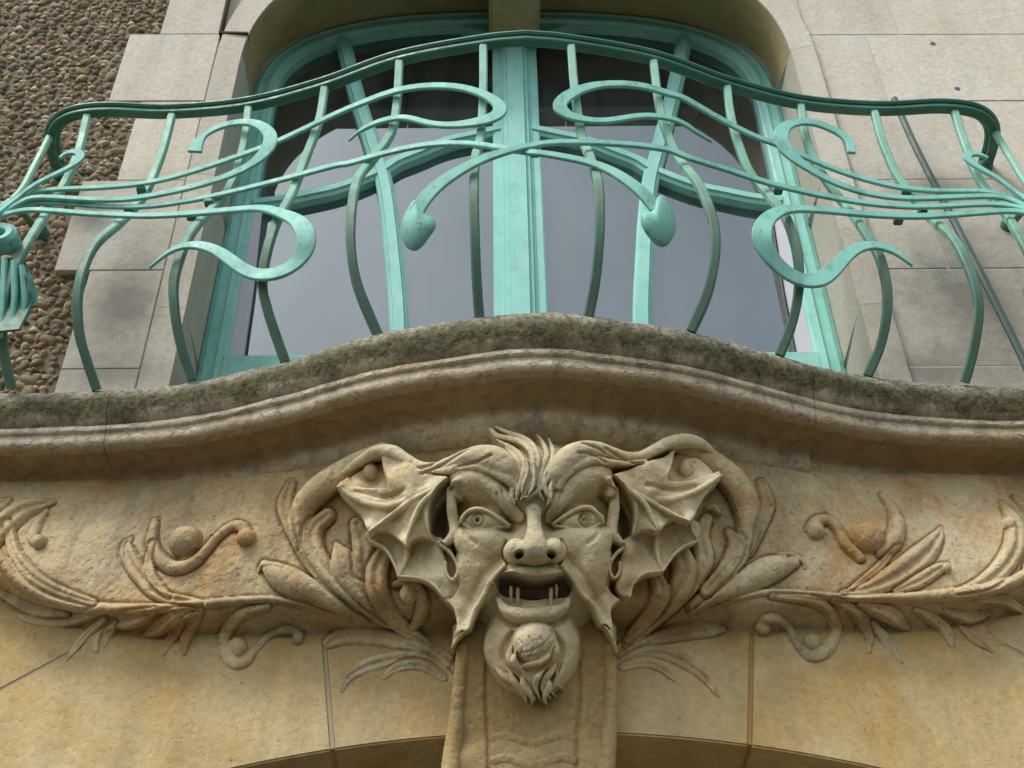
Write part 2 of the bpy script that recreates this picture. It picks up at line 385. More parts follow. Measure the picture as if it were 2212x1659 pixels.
for i in range(36):
    r = np.random.default_rng(100 + i); v = peb_shape(r)
    me = bpy.data.meshes.new('pebble'); me.from_pydata([tuple(p) for p in v], [], [tuple(f) for f in IF]); 
    t = np.array(tones[i % 12]) * r.uniform(.75, 1.15)
    ca = me.color_attributes.new('tone', 'FLOAT_COLOR', 'POINT'); ca.data.foreach_set('color', np.tile(np.append(t, 1.0), len(v)).astype(np.float32))
    me.materials.append(M['pebble']); me.set_sharp_from_angle(angle=R_(40)) if False else None
    me.polygons.foreach_set('use_smooth', np.ones(len(me.polygons), dtype=bool))
    variants.append((me, v, t))
spots = []
z = 2.02; row = 0
while z < 4.65:
    x = -2.35 + (row % 2) * .013
    while x < -1.235:
        lim = -1.272
        if 2.745 < z < 3.15 or 3.555 < z < 3.945 or z > 4.36: lim = -1.376
        s = rng.uniform(.0095, .0215)
        if rng.random() < .12: s *= 1.35
        px_, pz_ = x + rng.uniform(-.006, .006), z + rng.uniform(-.007, .007)
        if px_ + s * .8 < lim + .012: spots.append((px_, pz_, s, rng.integers(0, 36)))
        x += s * 1.62
    z += .0225; row += 1
# those that show largest in view come first
def score(p):
    d = np.array([p[0], 2.62, p[1]]) - CAM; zc = d @ AF
    X, Y = 1106 + FPX * (d @ AR) / zc, 829.5 - FPX * (d @ AU) / zc
    vis = 0 < X < 400 and 0 < Y < 830
    return -(p[2] / zc) if vis else 1
spots.sort(key=score)
for (x, zz, s, k) in spots[:300]:
    o = bpy.data.objects.new('pebble', variants[k][0]); COL.objects.link(o); o.parent = panel
    o.location = Vector((x, 2.606 + .2 * s, zz)) - house.location - panel.location; o.scale = (s, s * 1.0, s)
VV = []; FF = []; CC = []; nb = 0
for (x, zz, s, k) in spots[300:]:
    v = variants[k][1] * s + np.array([x, 2.606 + .2 * s, zz]); VV.append(v); FF.append(IF + nb); nb += len(v)
    CC.append(np.tile(np.append(variants[k][2], 1.0), (len(v), 1)))
o = mesh_np('pebble_mass', np.concatenate(VV), np.concatenate(FF), M['pebble'], panel, True)
ca = o.data.color_attributes.new('tone', 'FLOAT_COLOR', 'POINT'); ca.data.foreach_set('color', np.concatenate(CC).astype(np.float32).ravel())
o['kind'] = 'stuff'

# roof eave far above, out of the picture but mirrored in the glass
eave = thing('roof_eave', 'brown timber roof eave mirrored dark in the window panes', 'roof', (0, 2.0, 5.7))
for i in range(8):
    box('soffit_board', (-4, 4, 2.16 + i * .085, 2.235 + i * .085, 5.60, 5.63), M['wood'], eave)
box('fascia', (-4, 4, 2.125, 2.155, 5.56, 5.76), M['wood'], eave)
box('roof_deck', (-4, 4, 2.16, 2.95, 5.65, 5.74), M['wood'], eave)

# ---------------------------------------------------------------- the window
win = thing('arched_window', 'green framed arched casement window with curved glazing bars', 'window', (WX, YF, 2.3))
YG = 2.915
def moulding(name, path, prof, Y0, mat, parent, closed=False):
    """sweep a stepped profile [(across, out)] along a path in the window plane; across is to the left of travel, out is towards the viewer"""
    P = np.asarray(path, float); T = np.gradient(P, axis=0); T /= np.linalg.norm(T, axis=1)[:, None]
    Nn = np.stack([-T[:, 1], T[:, 0]], 1); rings = []
    for p, n in zip(P, Nn): rings.append([(p[0] + n[0] * a, Y0 - b, p[1] + n[1] * a) for a, b in prof])
    V, F = loft(rings); return finish(mesh_np(name, V, F, mat, parent), 30)
shift = np.array([WX, 0])
outer = superarch(.976, 2.50, 3.966, 4.565, k=22) + shift
# travel runs up the left side: its left is outwards, so the frame lies at negative 'across'
moulding('outer_frame', outer, [(.0, -.06), (.0, .012), (-.018, .022), (-.022, .010), (-.046, .010), (-.050, .020), (-.062, .018), (-.070, .002), (-.078, -.002), (-.080, -.06)], YF, M['frame'], win)
def xm(z, s):          # the leaning glazing bar of each casement
    zs = np.array([2.30, 2.65, 2.91, 3.27, 3.48, 3.79, 4.05, 4.25]); xs = np.array([.345, .357, .382, .428, .479, .557, .614, .66])
    return WX + s * KW * np.interp(z, zs * KW, xs)
def zt(x, s):          # the gull-wing transom
    xs = np.array([0, .063, .24, .40, .45, .575, .735, .80, .95]); zs = np.array([3.60, 3.585, 3.52, 3.416, 3.365, 3.285, 3.227, 3.212, 3.19])
    return KW * np.interp(abs(x - WX), xs * KW, zs)
bar_prof = [(-.030, -.05), (-.030, -.002), (-.023, .006), (-.019, .006), (-.016, .018), (.016, .018), (.019, .006), (.023, .006), (.030, -.002), (.030, -.05)]
tr_prof = [(-.026, -.05), (-.026, -.004), (-.016, .002), (-.014, .012), (.010, .012), (.014, .004), (.024, .0), (.024, -.05)]
CAS = {}
for s in (-1, 1):
    xa, xb = sorted((WX + s * .045, WX + s * .91))
    V1, F1_ = box_v(xa, xb, YF - .008, YF + .05, 2.51, 2.70); xc, xd = sorted((WX + s * .045, WX + s * .085)); V2, F2_ = box_v(xc, xd, YF - .004, YF + .05, 2.70, 4.45)
    CAS[s] = finish(mesh_np('casement', V1 + V2, F1_ + [tuple(q + 8 for q in f) for f in F2_], M['frame'], win), bevel=.004)
    zz = spline([(xm(q, s), q) for q in KW * np.array((2.36, 2.65, 2.91, 3.27, 3.48, 3.79, 4.05, 4.18))], 5)
    moulding('glazing_bar', zz, bar_prof, YF + .002, M['frame'], CAS[s])
    for lo, hi in ((.062, None), (None, .845)):
        pass
    tx = spline([(WX + s * q, zt(WX + s * q, s)) for q in KW * np.array((.055, .15, .24, .33, .40, .45, .575, .68, .76, .85))], 4)
    moulding('transom', tx if s > 0 else tx[::-1], tr_prof, YF + .0015, M['frame'], CAS[s])
# centre mullion with its stepped cover strip
mp = [(-.062, -.06), (-.062, .002), (-.055, .010), (-.049, .010), (-.045, .022), (-.033, .022), (-.030, .034), (.030, .034), (.033, .022), (.045, .022), (.049, .010), (.055, .010), (.062, .002), (.062, -.06)]
moulding('centre_mullion', [(WX - .002, 2.50), (WX, 3.1), (WX, 3.7), (WX, 4.50)], mp, YF + .002, M['frame'], win)
for s in (-1, 1):      # small brackets under the arch head
    poly_prism('head_bracket', [(WX + s * .03, 4.50), (WX + s * .21, 4.52), (WX + s * .21, 4.475), (WX + s * .03, 4.40)][::s], YF - .004, YF + .04, M['frame'], win, .003)
# panes: four to a casement, each set at its own slight tilt
def pane(poly, k, s):
    V = []; c = np.mean(poly, 0); a, b = R_(rng.uniform(-.3, .3)), R_([.1, -.12, .05, .15, -.1, .1, -.3, -.15][k])
    for x, z in poly: V.append((x, YG + .02 + (x - c[0]) * math.tan(a) + (z - c[1]) * math.tan(b), z))
    a2 = sum(p[0] * q[1] - q[0] * p[1] for p, q in zip(poly, poly[1:] + poly[:1]))
    mesh_np('pane', V if a2 > 0 else V[::-1], [tuple(range(len(V)))], M['glass'], CAS[s])
ztop = lambda x: 3.966 + .60 * max(0, 1 - (abs(x - WX) / .976) ** 2.7) ** (1 / 2.7)
k = 0
for s in (-1, 1):
    zi = 3.60
    for _ in range(30): zi = zt(xm(zi, s), s)
    xi = xm(zi, s); xin = WX + s * .05; xo = WX + s * .92
    zl = np.linspace(2.58, zi, 12); zu = np.linspace(zi, 4.39, 10)
    low_in = [(xin, 2.58)] + [(xm(q, s), q) for q in zl] + [(q, zt(q, s)) for q in np.linspace(xi, xin, 8)[1:]]
    low_out = [(xo, 2.58)] + [(q, zt(q, s)) for q in np.linspace(xo, xi, 8)] + [(xm(q, s), q) for q in zl[::-1][1:]]
    xt = xm(4.39, s)
    up_in = [(q, zt(q, s)) for q in np.linspace(xin, xi, 8)] + [(xm(q, s), q) for q in zu[1:]] + [(q, ztop(q) - .03) for q in np.linspace(xt, xin, 8)[1:]]
    up_out = [(q, zt(q, s)) for q in np.linspace(xi, xo, 8)] + [(q, ztop(q) - .03) for q in np.linspace(xo, xt, 10)] + [(xm(q, s), q) for q in zu[::-1][1:-1]]
    for poly in (low_in, low_out, up_in, up_out): pane(poly, k, s); k += 1
# pale strip beside the outer lower pane
for s in (-1, 1):
    V, F = loft([[(WX + s * .905, YG - .006, z), (WX + s * (.905 - wd), YG - .006, z), (WX + s * (.905 - wd), YG + .012, z), (WX + s * .905, YG + .012, z)] for z, wd in ((2.62, .055), (3.0, .048), (3.42, .030))])
    finish(mesh_np('pale_strip', V, F, M['pale_mat'], CAS[s]))

# ---------------------------------------------------------------- balcony slab
_px = np.array([0, .125, .371, .598, .83, 1.066, 1.30, 1.60]); _py = np.array([2.122, 2.136, 2.192, 2.282, 2.353, 2.382, 2.388, 2.388])
_cx = spline(np.concatenate([np.stack([-_px[::-1][:-1], _py[::-1][:-1]], 1), np.stack([_px, _py], 1)]), 16)
def plan(x): return np.interp(x, _cx[:, 0], _cx[:, 1])
slab = thing('balcony_slab', 'moulded stone balcony slab with a mossy rounded lip', 'balcony', (0, 2.5, 1.9))
half = [(q, float(plan(q))) for q in np.linspace(0, 1.50, 300)] + [(1.50 + .10 * math.sin(t), float(plan(1.5)) + .10 * (1 - math.cos(t))) for t in np.linspace(.1, math.pi / 2, 12)] + [(1.60, 2.60)]
full = np.array([(-x, y) for x, y in half[::-1][:-1]] + half)
T = np.gradient(full, axis=0); T /= np.linalg.norm(T, axis=1)[:, None]; NRM = np.stack([T[:, 1], -T[:, 0]], 1)   # outwards
prof = [(-.30, 2.085), (-.05, 2.094), (-.012, 2.100)]
for t in np.linspace(82, -78, 19): prof.append((-.004 + .034 * math.cos(R_(t)), 2.048 + .053 * math.sin(R_(t))))
NT_ = len(prof)
prof += [(-.004, 1.994), (.004, 1.990), (.005, 1.978), (.001, 1.974), (-.005, 1.972), (-.006, 1.966), (-.004, 1.955), (-.008, 1.946), (-.016, 1.938), (-.030, 1.932), (-.034, 1.936), (-.085, 1.937), (-.112, 1.933), (-.124, 1.922), (-.134, 1.905), (-.150, 1.893), (-.185, 1.888), (-.26, 1.886)]
prof = np.array(prof)
nz1 = vnoise((len(prof), len(full)), (9, 120), 3, 3); nz2 = vnoise((len(prof), len(full)), (4, 22), 5, 2); nz3 = np.random.default_rng(8).random((len(prof), len(full))) - .5
cutsx = [-1.7, -1.02, .655, 1.7]
for a, b in zip(cutsx[:-1], cutsx[1:]):
    idx = [i for i in range(len(full)) if a <= full[i][0] < b]
    rings = []
    for i in idx:
        x = full[i]; r = []
        for k, (d, z) in enumerate(prof):
            tor = 2 < k < NT_
            rr = nz1[k, i] * (.003 if tor else .0014) + nz2[k, i] * (.004 if tor else .003) + nz3[k, i] * (.0016 if tor else .0004)
            r.append((x[0] + NRM[i][0] * (d + rr), x[1] + NRM[i][1] * (d + rr), z + rr * .5))
        rings.append(r)
    for r_, e_ in ((rings[0], a + .0008), (rings[-1], b - .0008)):
        for q in range(len(r_)): r_[q] = (e_ if abs(e_) < 1.6 else r_[q][0], r_[q][1], r_[q][2])
    V, F = loft(rings); finish(mesh_np('slab_stone', V, F, M['slab'], slab), 50)

# ---------------------------------------------------------------- balcony railing
rail = thing('balcony_railing', 'green wrought iron balcony railing with whiplash scroll bands and bellied bars', 'railing', (0, 2.3, 2.1))
ZT, ZB = 3.207, 2.085
_rp = spline([(0, 2.120), (.125, 2.134), (.371, 2.187), (.596, 2.277), (.825, 2.345), (1.064, 2.370), (1.25, 2.362), (1.36, 2.378), (1.425, 2.425), (1.452, 2.50), (1.455, 2.61)], 10)
_rb = spline([(0, 2.120), (.125, 2.134), (.371, 2.187), (.596, 2.277), (.825, 2.345), (1.064, 2.370), (1.25, 2.368), (1.45, 2.385), (1.75, 2.45)], 10)
def belly(z):
    t = np.clip((z - ZB) / .68, 0, 1); return .15 * np.sin(math.pi * t ** .8) ** 1.3
def rail_y(x, z):
    return np.interp(abs(x), _rb[:, 0], _rb[:, 1]) - belly(z)
def on_rail(x, y, out=0.0):
    d = ray(x, y); Y = 2.3
    for _ in range(25):
        P = CAM + d * (Y / d[1]); Y = .5 * Y + .5 * (rail_y(P[0], P[2]) - out)
    return CAM + d * (Y / d[1])
def sweep(name, P, wid, thk, mat, parent, face=(0, -1, 0), bev=.25):
    """flat bar: width across the path in the facing plane, thickness along the facing direction"""
    P = np.asarray(P); wid = np.broadcast_to(wid, len(P)); thk = np.broadcast_to(thk, len(P))
    T = np.gradient(P, axis=0); T /= np.linalg.norm(T, axis=1)[:, None]; f = np.asarray(face, float); rings = []
    for p, t, a, b in zip(P, T, wid, thk):
        S = np.cross(t, f); S /= np.linalg.norm(S) + 1e-9; Nn = np.cross(S, t); Nn /= np.linalg.norm(Nn) + 1e-9
        if Nn @ f < 0: Nn = -Nn
        c = min(a, b) * bev; h, k = a / 2, b / 2
        rings.append([p + S * u + Nn * v for u, v in ((h, -k + c), (h, k - c), (h - c, k), (-h + c, k), (-h, k - c), (-h, -k + c), (-h + c, -k), (h - c, -k))])
    V, F = loft(rings); return finish(mesh_np(name, V, F, mat, parent), 32)
C4 = lambda x, y: (x * .3471, y * .3471)
C5 = lambda x, y: (691.2 + x * .3819, y * .3819)
C6 = lambda x, y: (1474.6 + x * .382, y * .382)
C7 = lambda x, y: (x * .3333, 460.8 + y * .3333)
C8 = lambda x, y: (1474.6 + x * .3471, 403.2 + y * .3471)
bars = [
 [(192, 238), (168, 335), (138, 400), (98, 465), (55, 535), (20, 610), (5, 690), (8, 760), (25, 838)],
 [(374, 240), (350, 330), (318, 410), (290, 450), (260, 481), (200, 537), (170, 621), (170, 711), (187, 777), (209, 842)],
 [(538, 226), (527, 312), (500, 399), (462, 448), (430, 481), (400, 527), (377, 601), (377, 667), (390, 744), (415, 822)],
 [(702, 188), (690, 260), (665, 330), (630, 420), (597, 481), (577, 544), (567, 611), (580, 677), (616, 782)],
 [(863, 132), (857, 229), (844, 290), (806, 344), (771, 393), (758, 477), (760, 554), (775, 625), (817, 726)],
 [(1044, 92), (1044, 191), (1039, 290), (1027, 345), (1024, 420), (1026, 516), (1030, 611), (1036, 694)],
 [(1233, 92), (1241, 191), (1256, 290), (1276, 344), (1293, 401), (1296, 477), (1292, 554), (1284, 620), (1270, 692)],
 [(1411, 130), (1424, 229), (1440, 286), (1466, 344), (1510, 401), (1540, 477), (1545, 549), (1528, 635), (1493, 716)],
 [(1570, 184), (1578, 248), (1593, 306), (1620, 374), (1662, 424), (1697, 470), (1720, 535), (1726, 598), (1722, 650), (1709, 705), (1684, 768)],
 [(1729, 226), (1738, 287), (1757, 344), (1792, 401), (1837, 458), (1872, 508), (1899, 554), (1915, 618), (1915, 681), (1901, 750), (1874, 812)],
 [(1889, 244), (1906, 306), (1937, 378), (1975, 430), (2017, 478), (2059, 516), (2090, 573), (2109, 630), (2113, 688), (2100, 768), (2084, 826)],
 [(2061, 240), (2082, 306), (2116, 390), (2174, 466), (2200, 508), (2232, 570), (2246, 640), (2243, 740), (2225, 835)],
]
for b in bars:
    P = np.array([on_rail(*q) for q in spline(b, 6)])
    P[0][2] = max(P[0][2], ZT)
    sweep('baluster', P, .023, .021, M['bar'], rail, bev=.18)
# corner bars and the returns to the wall
for s in (-1, 1):
    P = spline([(s * 1.443, 2.45, ZT), (s * 1.440, 2.42, 3.02), (s * 1.437, 2.38, 2.84), (s * 1.47, 2.30, 2.62), (s * 1.51, 2.25, 2.42), (s * 1.50, 2.30, 2.25), (s * 1.46, 2.38, 2.09)], 6)
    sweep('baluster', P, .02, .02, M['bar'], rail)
def rail_path(z):
    h = [(a, b, z) for a, b in _rp]
    return np.array([(-a, b, c) for a, b, c in h[::-1][:-1]] + h)
sweep('top_rail', rail_path(ZT + .012), .048, .016, M['rail'], rail, face=(0, 0, 1), bev=.35)
sweep('under_rail', rail_path(ZT - .005), .030, .017, M['rail'], rail, face=(0, 0, 1), bev=.2)
bp = rail_path(ZB + .004) + np.array([0, .03, 0]); sweep('base_rail', bp, .030, .012, M['paint'], rail, face=(0, 0, 1), bev=.3)
# scroll bands
W_ = .00155                                  # metres across one picture unit at the railing
def band(name, pts, wid, out=.022, thk=.010):
    P = spline(pts, 8)
    for _ in range(14): P[1:-1] = (P[:-2] + 2 * P[1:-1] + P[2:]) / 4
    wd = np.interp(np.linspace(0, 1, len(P)), np.linspace(0, 1, len(wid)), wid) * W_
    Q = np.array([on_rail(x, y, out) for x, y in P])
    # soften tiny depth jitter along the band
    for _ in range(3): Q[1:-1, 1] = (Q[:-2, 1] + 2 * Q[1:-1, 1] + Q[2:, 1]) / 4
    return sweep(name, Q, wd, thk, M['paint'], rail, bev=.2)
c4 = lambda L: [C4(*q) for q in L]; c5 = lambda L: [C5(*q) for q in L]; c6 = lambda L: [C6(*q) for q in L]; c7 = lambda L: [C7(*q) for q in L]; c8 = lambda L: [C8(*q) for q in L]
# left half
band('scroll_band', [(-60, 505)] + c4([(40, 1290), (140, 1205), (250, 1130), (400, 1060), (485, 1005), (503, 965), (470, 945), (410, 957), (372, 985)]), [10, 9, 9, 10, 11, 17, 16, 10, 6], .040)
band('scroll_band', [(-60, 500)] + c4([(30, 1310), (150, 1215), (300, 1180), (700, 1165), (1000, 1125), (1300, 1035), (1560, 945), (1720, 885), (1900, 800), (2110, 700)]) + c5([(200, 600), (400, 520), (600, 487), (800, 495), (950, 545), (1022, 605), (1000, 655), (900, 690), (750, 710), (620, 702), (500, 667), (400, 672), (300, 702), (220, 745), (163, 797)]), [11, 10, 10, 11, 12, 12, 12, 13, 15, 17, 18, 24, 24, 15, 14, 14, 10, 2], .026)
band('scroll_band', [(-60, 498)] + c4([(40, 1310), (150, 1245), (260, 1225), (500, 1240), (700, 1245), (900, 1228), (1200, 1165), (1450, 1085), (1600, 1000), (1678, 905), (1680, 830), (1600, 770), (1480, 762), (1350, 795), (1250, 858), (1212, 945)]), [11, 10, 10, 11, 12, 12, 14, 17, 26, 25, 19, 15, 13, 27], .034)
band('scroll_band', [(-60, 496)] + c4([(30, 1325), (180, 1265), (350, 1262), (600, 1282), (800, 1290), (1000, 1278), (1300, 1228), (1600, 1158), (1900, 1080), (2110, 1022)]) + c5([(150, 930), (300, 885), (500, 835), (700, 812), (900, 818), (1100, 850), (1250, 868), (1400, 892), (1560, 930), (1700, 995), (1830, 1095), (1900, 1180)]), [11, 10, 10, 10, 11, 12, 13, 13, 13, 13, 13, 14, 20, 22], .020)
band('scroll_band', [(-60, 492)] + c4([(0, 1345), (150, 1308), (300, 1310), (600, 1333), (900, 1345), (1200, 1330), (1450, 1308), (1640, 1295)]) + c7([(1830, 5), (1940, 55), (1992, 170), (1950, 290), (1850, 370), (1730, 402), (1620, 388), (1520, 325), (1420, 250), (1300, 208), (1180, 215), (1080, 260), (968, 355)]), [10, 10, 11, 12, 13, 15, 22, 31, 27, 26, 24, 22, 18, 10, 2], .030)
# right half
band('scroll_band', [(2290, 480)] + c6([(1930, 1125), (1800, 1020), (1690, 958), (1620, 910), (1608, 880), (1660, 868), (1725, 895)]), [9, 9, 10, 13, 16, 12, 6], .040)
band('scroll_band', [(2290, 482)] + c6([(1930, 1155), (1850, 1115), (1700, 1080), (1450, 1082), (1200, 1058), (900, 975), (650, 868), (530, 815), (400, 770), (200, 668), (10, 555)]) + c5([(2000, 540), (1850, 492), (1700, 475), (1550, 485), (1430, 525), (1355, 585), (1372, 632), (1450, 670), (1600, 688), (1750, 665), (1850, 655), (1980, 668), (2080, 712)]) + c6([(80, 752), (163, 802)]), [11, 10, 11, 12, 12, 13, 13, 15, 17, 18, 25, 24, 15, 14, 14, 9, 2], .026)
band('scroll_band', [(2290, 484)] + c6([(1930, 1163), (1800, 1113), (1600, 1112), (1300, 1125), (1050, 1098), (850, 1030), (700, 945), (600, 865), (555, 790), (570, 722), (650, 690), (760, 697), (880, 748), (945, 805), (955, 865)]), [11, 11, 12, 12, 13, 16, 27, 27, 20, 17, 16, 15], .034)
band('scroll_band', [(2290, 486)] + c6([(1930, 1178), (1700, 1152), (1400, 1172), (1100, 1158), (800, 1110), (500, 1040), (250, 960), (20, 886)]) + c5([(1990, 852), (1800, 822), (1500, 805), (1300, 808), (1150, 832), (1000, 872), (850, 932), (700, 1022), (600, 1115), (545, 1200)]), [11, 11, 12, 13, 13, 13, 13, 13, 16, 22, 24], .032)
band('scroll_band', [(2290, 488)] + c6([(1930, 1197), (1700, 1200), (1400, 1225), (1100, 1217), (850, 1195), (650, 1180), (535, 1198), (462, 1260), (445, 1340), (480, 1430), (560, 1522), (660, 1582), (760, 1588), (840, 1540), (920, 1452), (1000, 1398), (1100, 1388), (1200, 1422), (1300, 1503)]), [10, 12, 13, 15, 17, 25, 31, 29, 29, 30, 24, 20, 16, 3], .030)
# the two flower buds that end the crossing bands
def bud(outline, out, mat):
    P = spline([C5(*q) for q in outline], 5, True); c = P.mean(0); rings = []
    for f, h in ((1.0, -.004), (1.0, .004), (.92, .012), (.7, .019), (.4, .023), (.1, .025)):
        rings.append([on_rail(*(c + (q - c) * f), out + h) for q in P])
    V, F = loft(rings); return finish(mesh_np('bud', V, F, mat, rail), 50)
bud([(540, 1130), (585, 1195), (640, 1232), (655, 1285), (612, 1352), (572, 1402), (530, 1420), (482, 1390), (455, 1310), (468, 1240), (505, 1165)], .024, M['paint'])
M['budr'] = paint('rusted_bud_paint', (.17, .47, .37), (.22, .52, .43), .3, .5, 1.0)
bud([(1880, 1190), (1822, 1205), (1818, 1270), (1860, 1345), (1920, 1395), (1972, 1382), (2012, 1300), (2000, 1200), (1945, 1110), (1905, 1120)], .020, M['budr'])
# small clips that hold the bands to the bars
for q in [C4(880, 1185), C4(800, 1305), C4(1300, 1262), C6(1265, 1085), C6(1355, 1200), C6(1220, 1245), C6(540, 1075), C5(1215, 860), C4(1190, 1345)]:
    P = on_rail(*q, .012); box('clip', (P[0] - .012, P[0] + .012, P[1] - .012, P[1] + .014, P[2] - .008, P[2] + .008), M['rail'], rail, .003)
# ribbed clasps where the bands gather at the corners, and wall sockets of the returns
for s in (-1, 1):
    q0 = atY(2, 515, 2.20); cx, cy, cz = (-s) * q0[0], 2.20, q0[2]
    a = np.linspace(0, 2 * math.pi, 26, endpoint=False); rings = []
    for rr, h in ((.012, -.02), (.012, .010), (.018, .022), (.034, .026), (.044, .016), (.046, -.02)):
        rings.append([(cx + rr * math.cos(t), cy - h, cz + rr * math.sin(t) * .9) for t in a])
    V, F = loft(rings, cap=False); finish(mesh_np('clasp_rosette', V, F, M['paint'], rail), 40)
    for pts in ([(-10, 560), (-16, 640), (-26, 735)], [(10, 560), (8, 640), (0, 728)], [(30, 565), (32, 640), (26, 712)], [(48, 575), (54, 635), (52, 690)], [(60, 590), (72, 625), (74, 655)]):
        P = spline([(lambda q: ((-s) * q[0], q[1], q[2]))(atY(x, y, 2.20 + .03 * k)) for k, (x, y) in enumerate(pts)], 8)
        sweep('clasp_rib', P, np.interp(np.linspace(0, 1, len(P)), [0, .4, 1], [.012, .015, .010]), .020, M['paint'], rail)
    P = spline([(lambda q: ((-s) * q[0], q[1], q[2]))(atY(x, y, 2.245)) for x, y in ((25, 560), (30, 640), (20, 715))], 8); sweep('clasp_plate', P, np.interp(np.linspace(0, 1, len(P)), [0, .5, 1], [.06, .11, .05]), .008, M['rail'], rail)
    for z in (ZT + .005, 2.93):
        V, F = loft([[(s * 1.452 + r * math.cos(t), y, z - .004 + r * math.sin(t)) for t in np.linspace(0, 2 * math.pi, 12, endpoint=False)] for y, r in ((2.56, .012), (2.575, .024), (2.612, .028))])
        finish(mesh_np('wall_socket', V, F, M['rail'], rail), 40)
    P = spline([(s * 1.44, 2.36, 2.80), (s * 1.455, 2.44, 2.86), (s * 1.452, 2.60, 2.925)], 6); sweep('return_bar', P, .02, .012, M['rail'], rail, face=(0, 0, 1))
# dark rod standing against the wall on the right
P = spline([(1.20, 2.51, 3.455), (1.215, 2.51, 3.2), (1.25, 2.50, 2.8), (1.29, 2.49, 2.3), (1.30, 2.49, 2.09)], 6)
o = sweep('wall_rod', P, .020, .020, M['iron'], None, bev=.3); tag(o, 'thin dark iron rod leaning behind the right end of the railing', 'rod')

# ---------------------------------------------------------------- doorway arch below
ZC, RA = 1.292, 2.8
arch = thing('doorway_arch', 'ochre limestone doorway arch of large smooth voussoirs', 'arch', (0, YW, GROUND))
def zi_(x): return ZC - x * x / (2 * RA)
def arc(x0, x1, n=10): return [(q, zi_(q)) for q in np.linspace(x0, x1, n)]
g = .002
def vou(pts, mat=None, name='voussoir', y=YW): return poly_prism(name, pts, y, y + .35, mat or M['arch'], arch, .004)
for s in (-1, 1):
    f = lambda L: [(s * x, z) for x, z in L][::-s]
    vou(f(arc(.08, .445 - g) + [(.52 - g, 1.75), (.08, 1.75)]))
    vou(f(arc(.445 + g, 1.06) + [(1.27, 1.345), (1.035, 1.505), (.93, 1.75), (.52 + g, 1.75)]))
    vou(f([(1.275, 1.348), (1.038, 1.510), (.935, 1.75), (.935, 1.90), (2.2, 1.90), (2.2, 1.348)]), name='spandrel_stone', y=YW + .002)
    vou(f([(1.062, zi_(1.06)), (1.062, .60), (2.2, .60), (2.2, 1.344), (1.272, 1.344)]), name='impost_stone', y=YW + .001)
    vou(f([(1.062, .595), (1.062, GROUND), (2.2, GROUND), (2.2, .595)]), name='jamb_stone', y=YW)
for s, mt in ((-1, 'mortar_grey'), (1, 'mortar_orange')):
    poly_prism('mortar_joint', [(s * x, z) for x, z in ((.441, zi_(.44) + .004), (.449, zi_(.45) + .004), (.524, 1.75), (.516, 1.75))][::s], YW + .0015, YW + .3, M[mt], arch)
    poly_prism('mortar_joint', [(s * x, z) for x, z in ((1.06, 1.30), (1.30, 1.335), (1.04, 1.515), (.94, 1.75), (.92, 1.75), (1.02, 1.50))][::s], YW + .004, YW + .3, M['mortar_grey'], arch)
box('wall_band', (-2.2, 2.2, YW + .06, YW + .20, 1.74, 2.10), M['arch'], arch)
# door leaf with a fanlight deep in the opening, plain and dark
V, F = loft([[(-1.2, y, 1.0), (-1.2, y, GROUND), (1.2, y, GROUND), (1.2, y, 1.4), (-1.2, y, 1.4)] for y in (3.02, 3.08)])
door = finish(mesh_np('door', V, F, M['soffit'], arch))

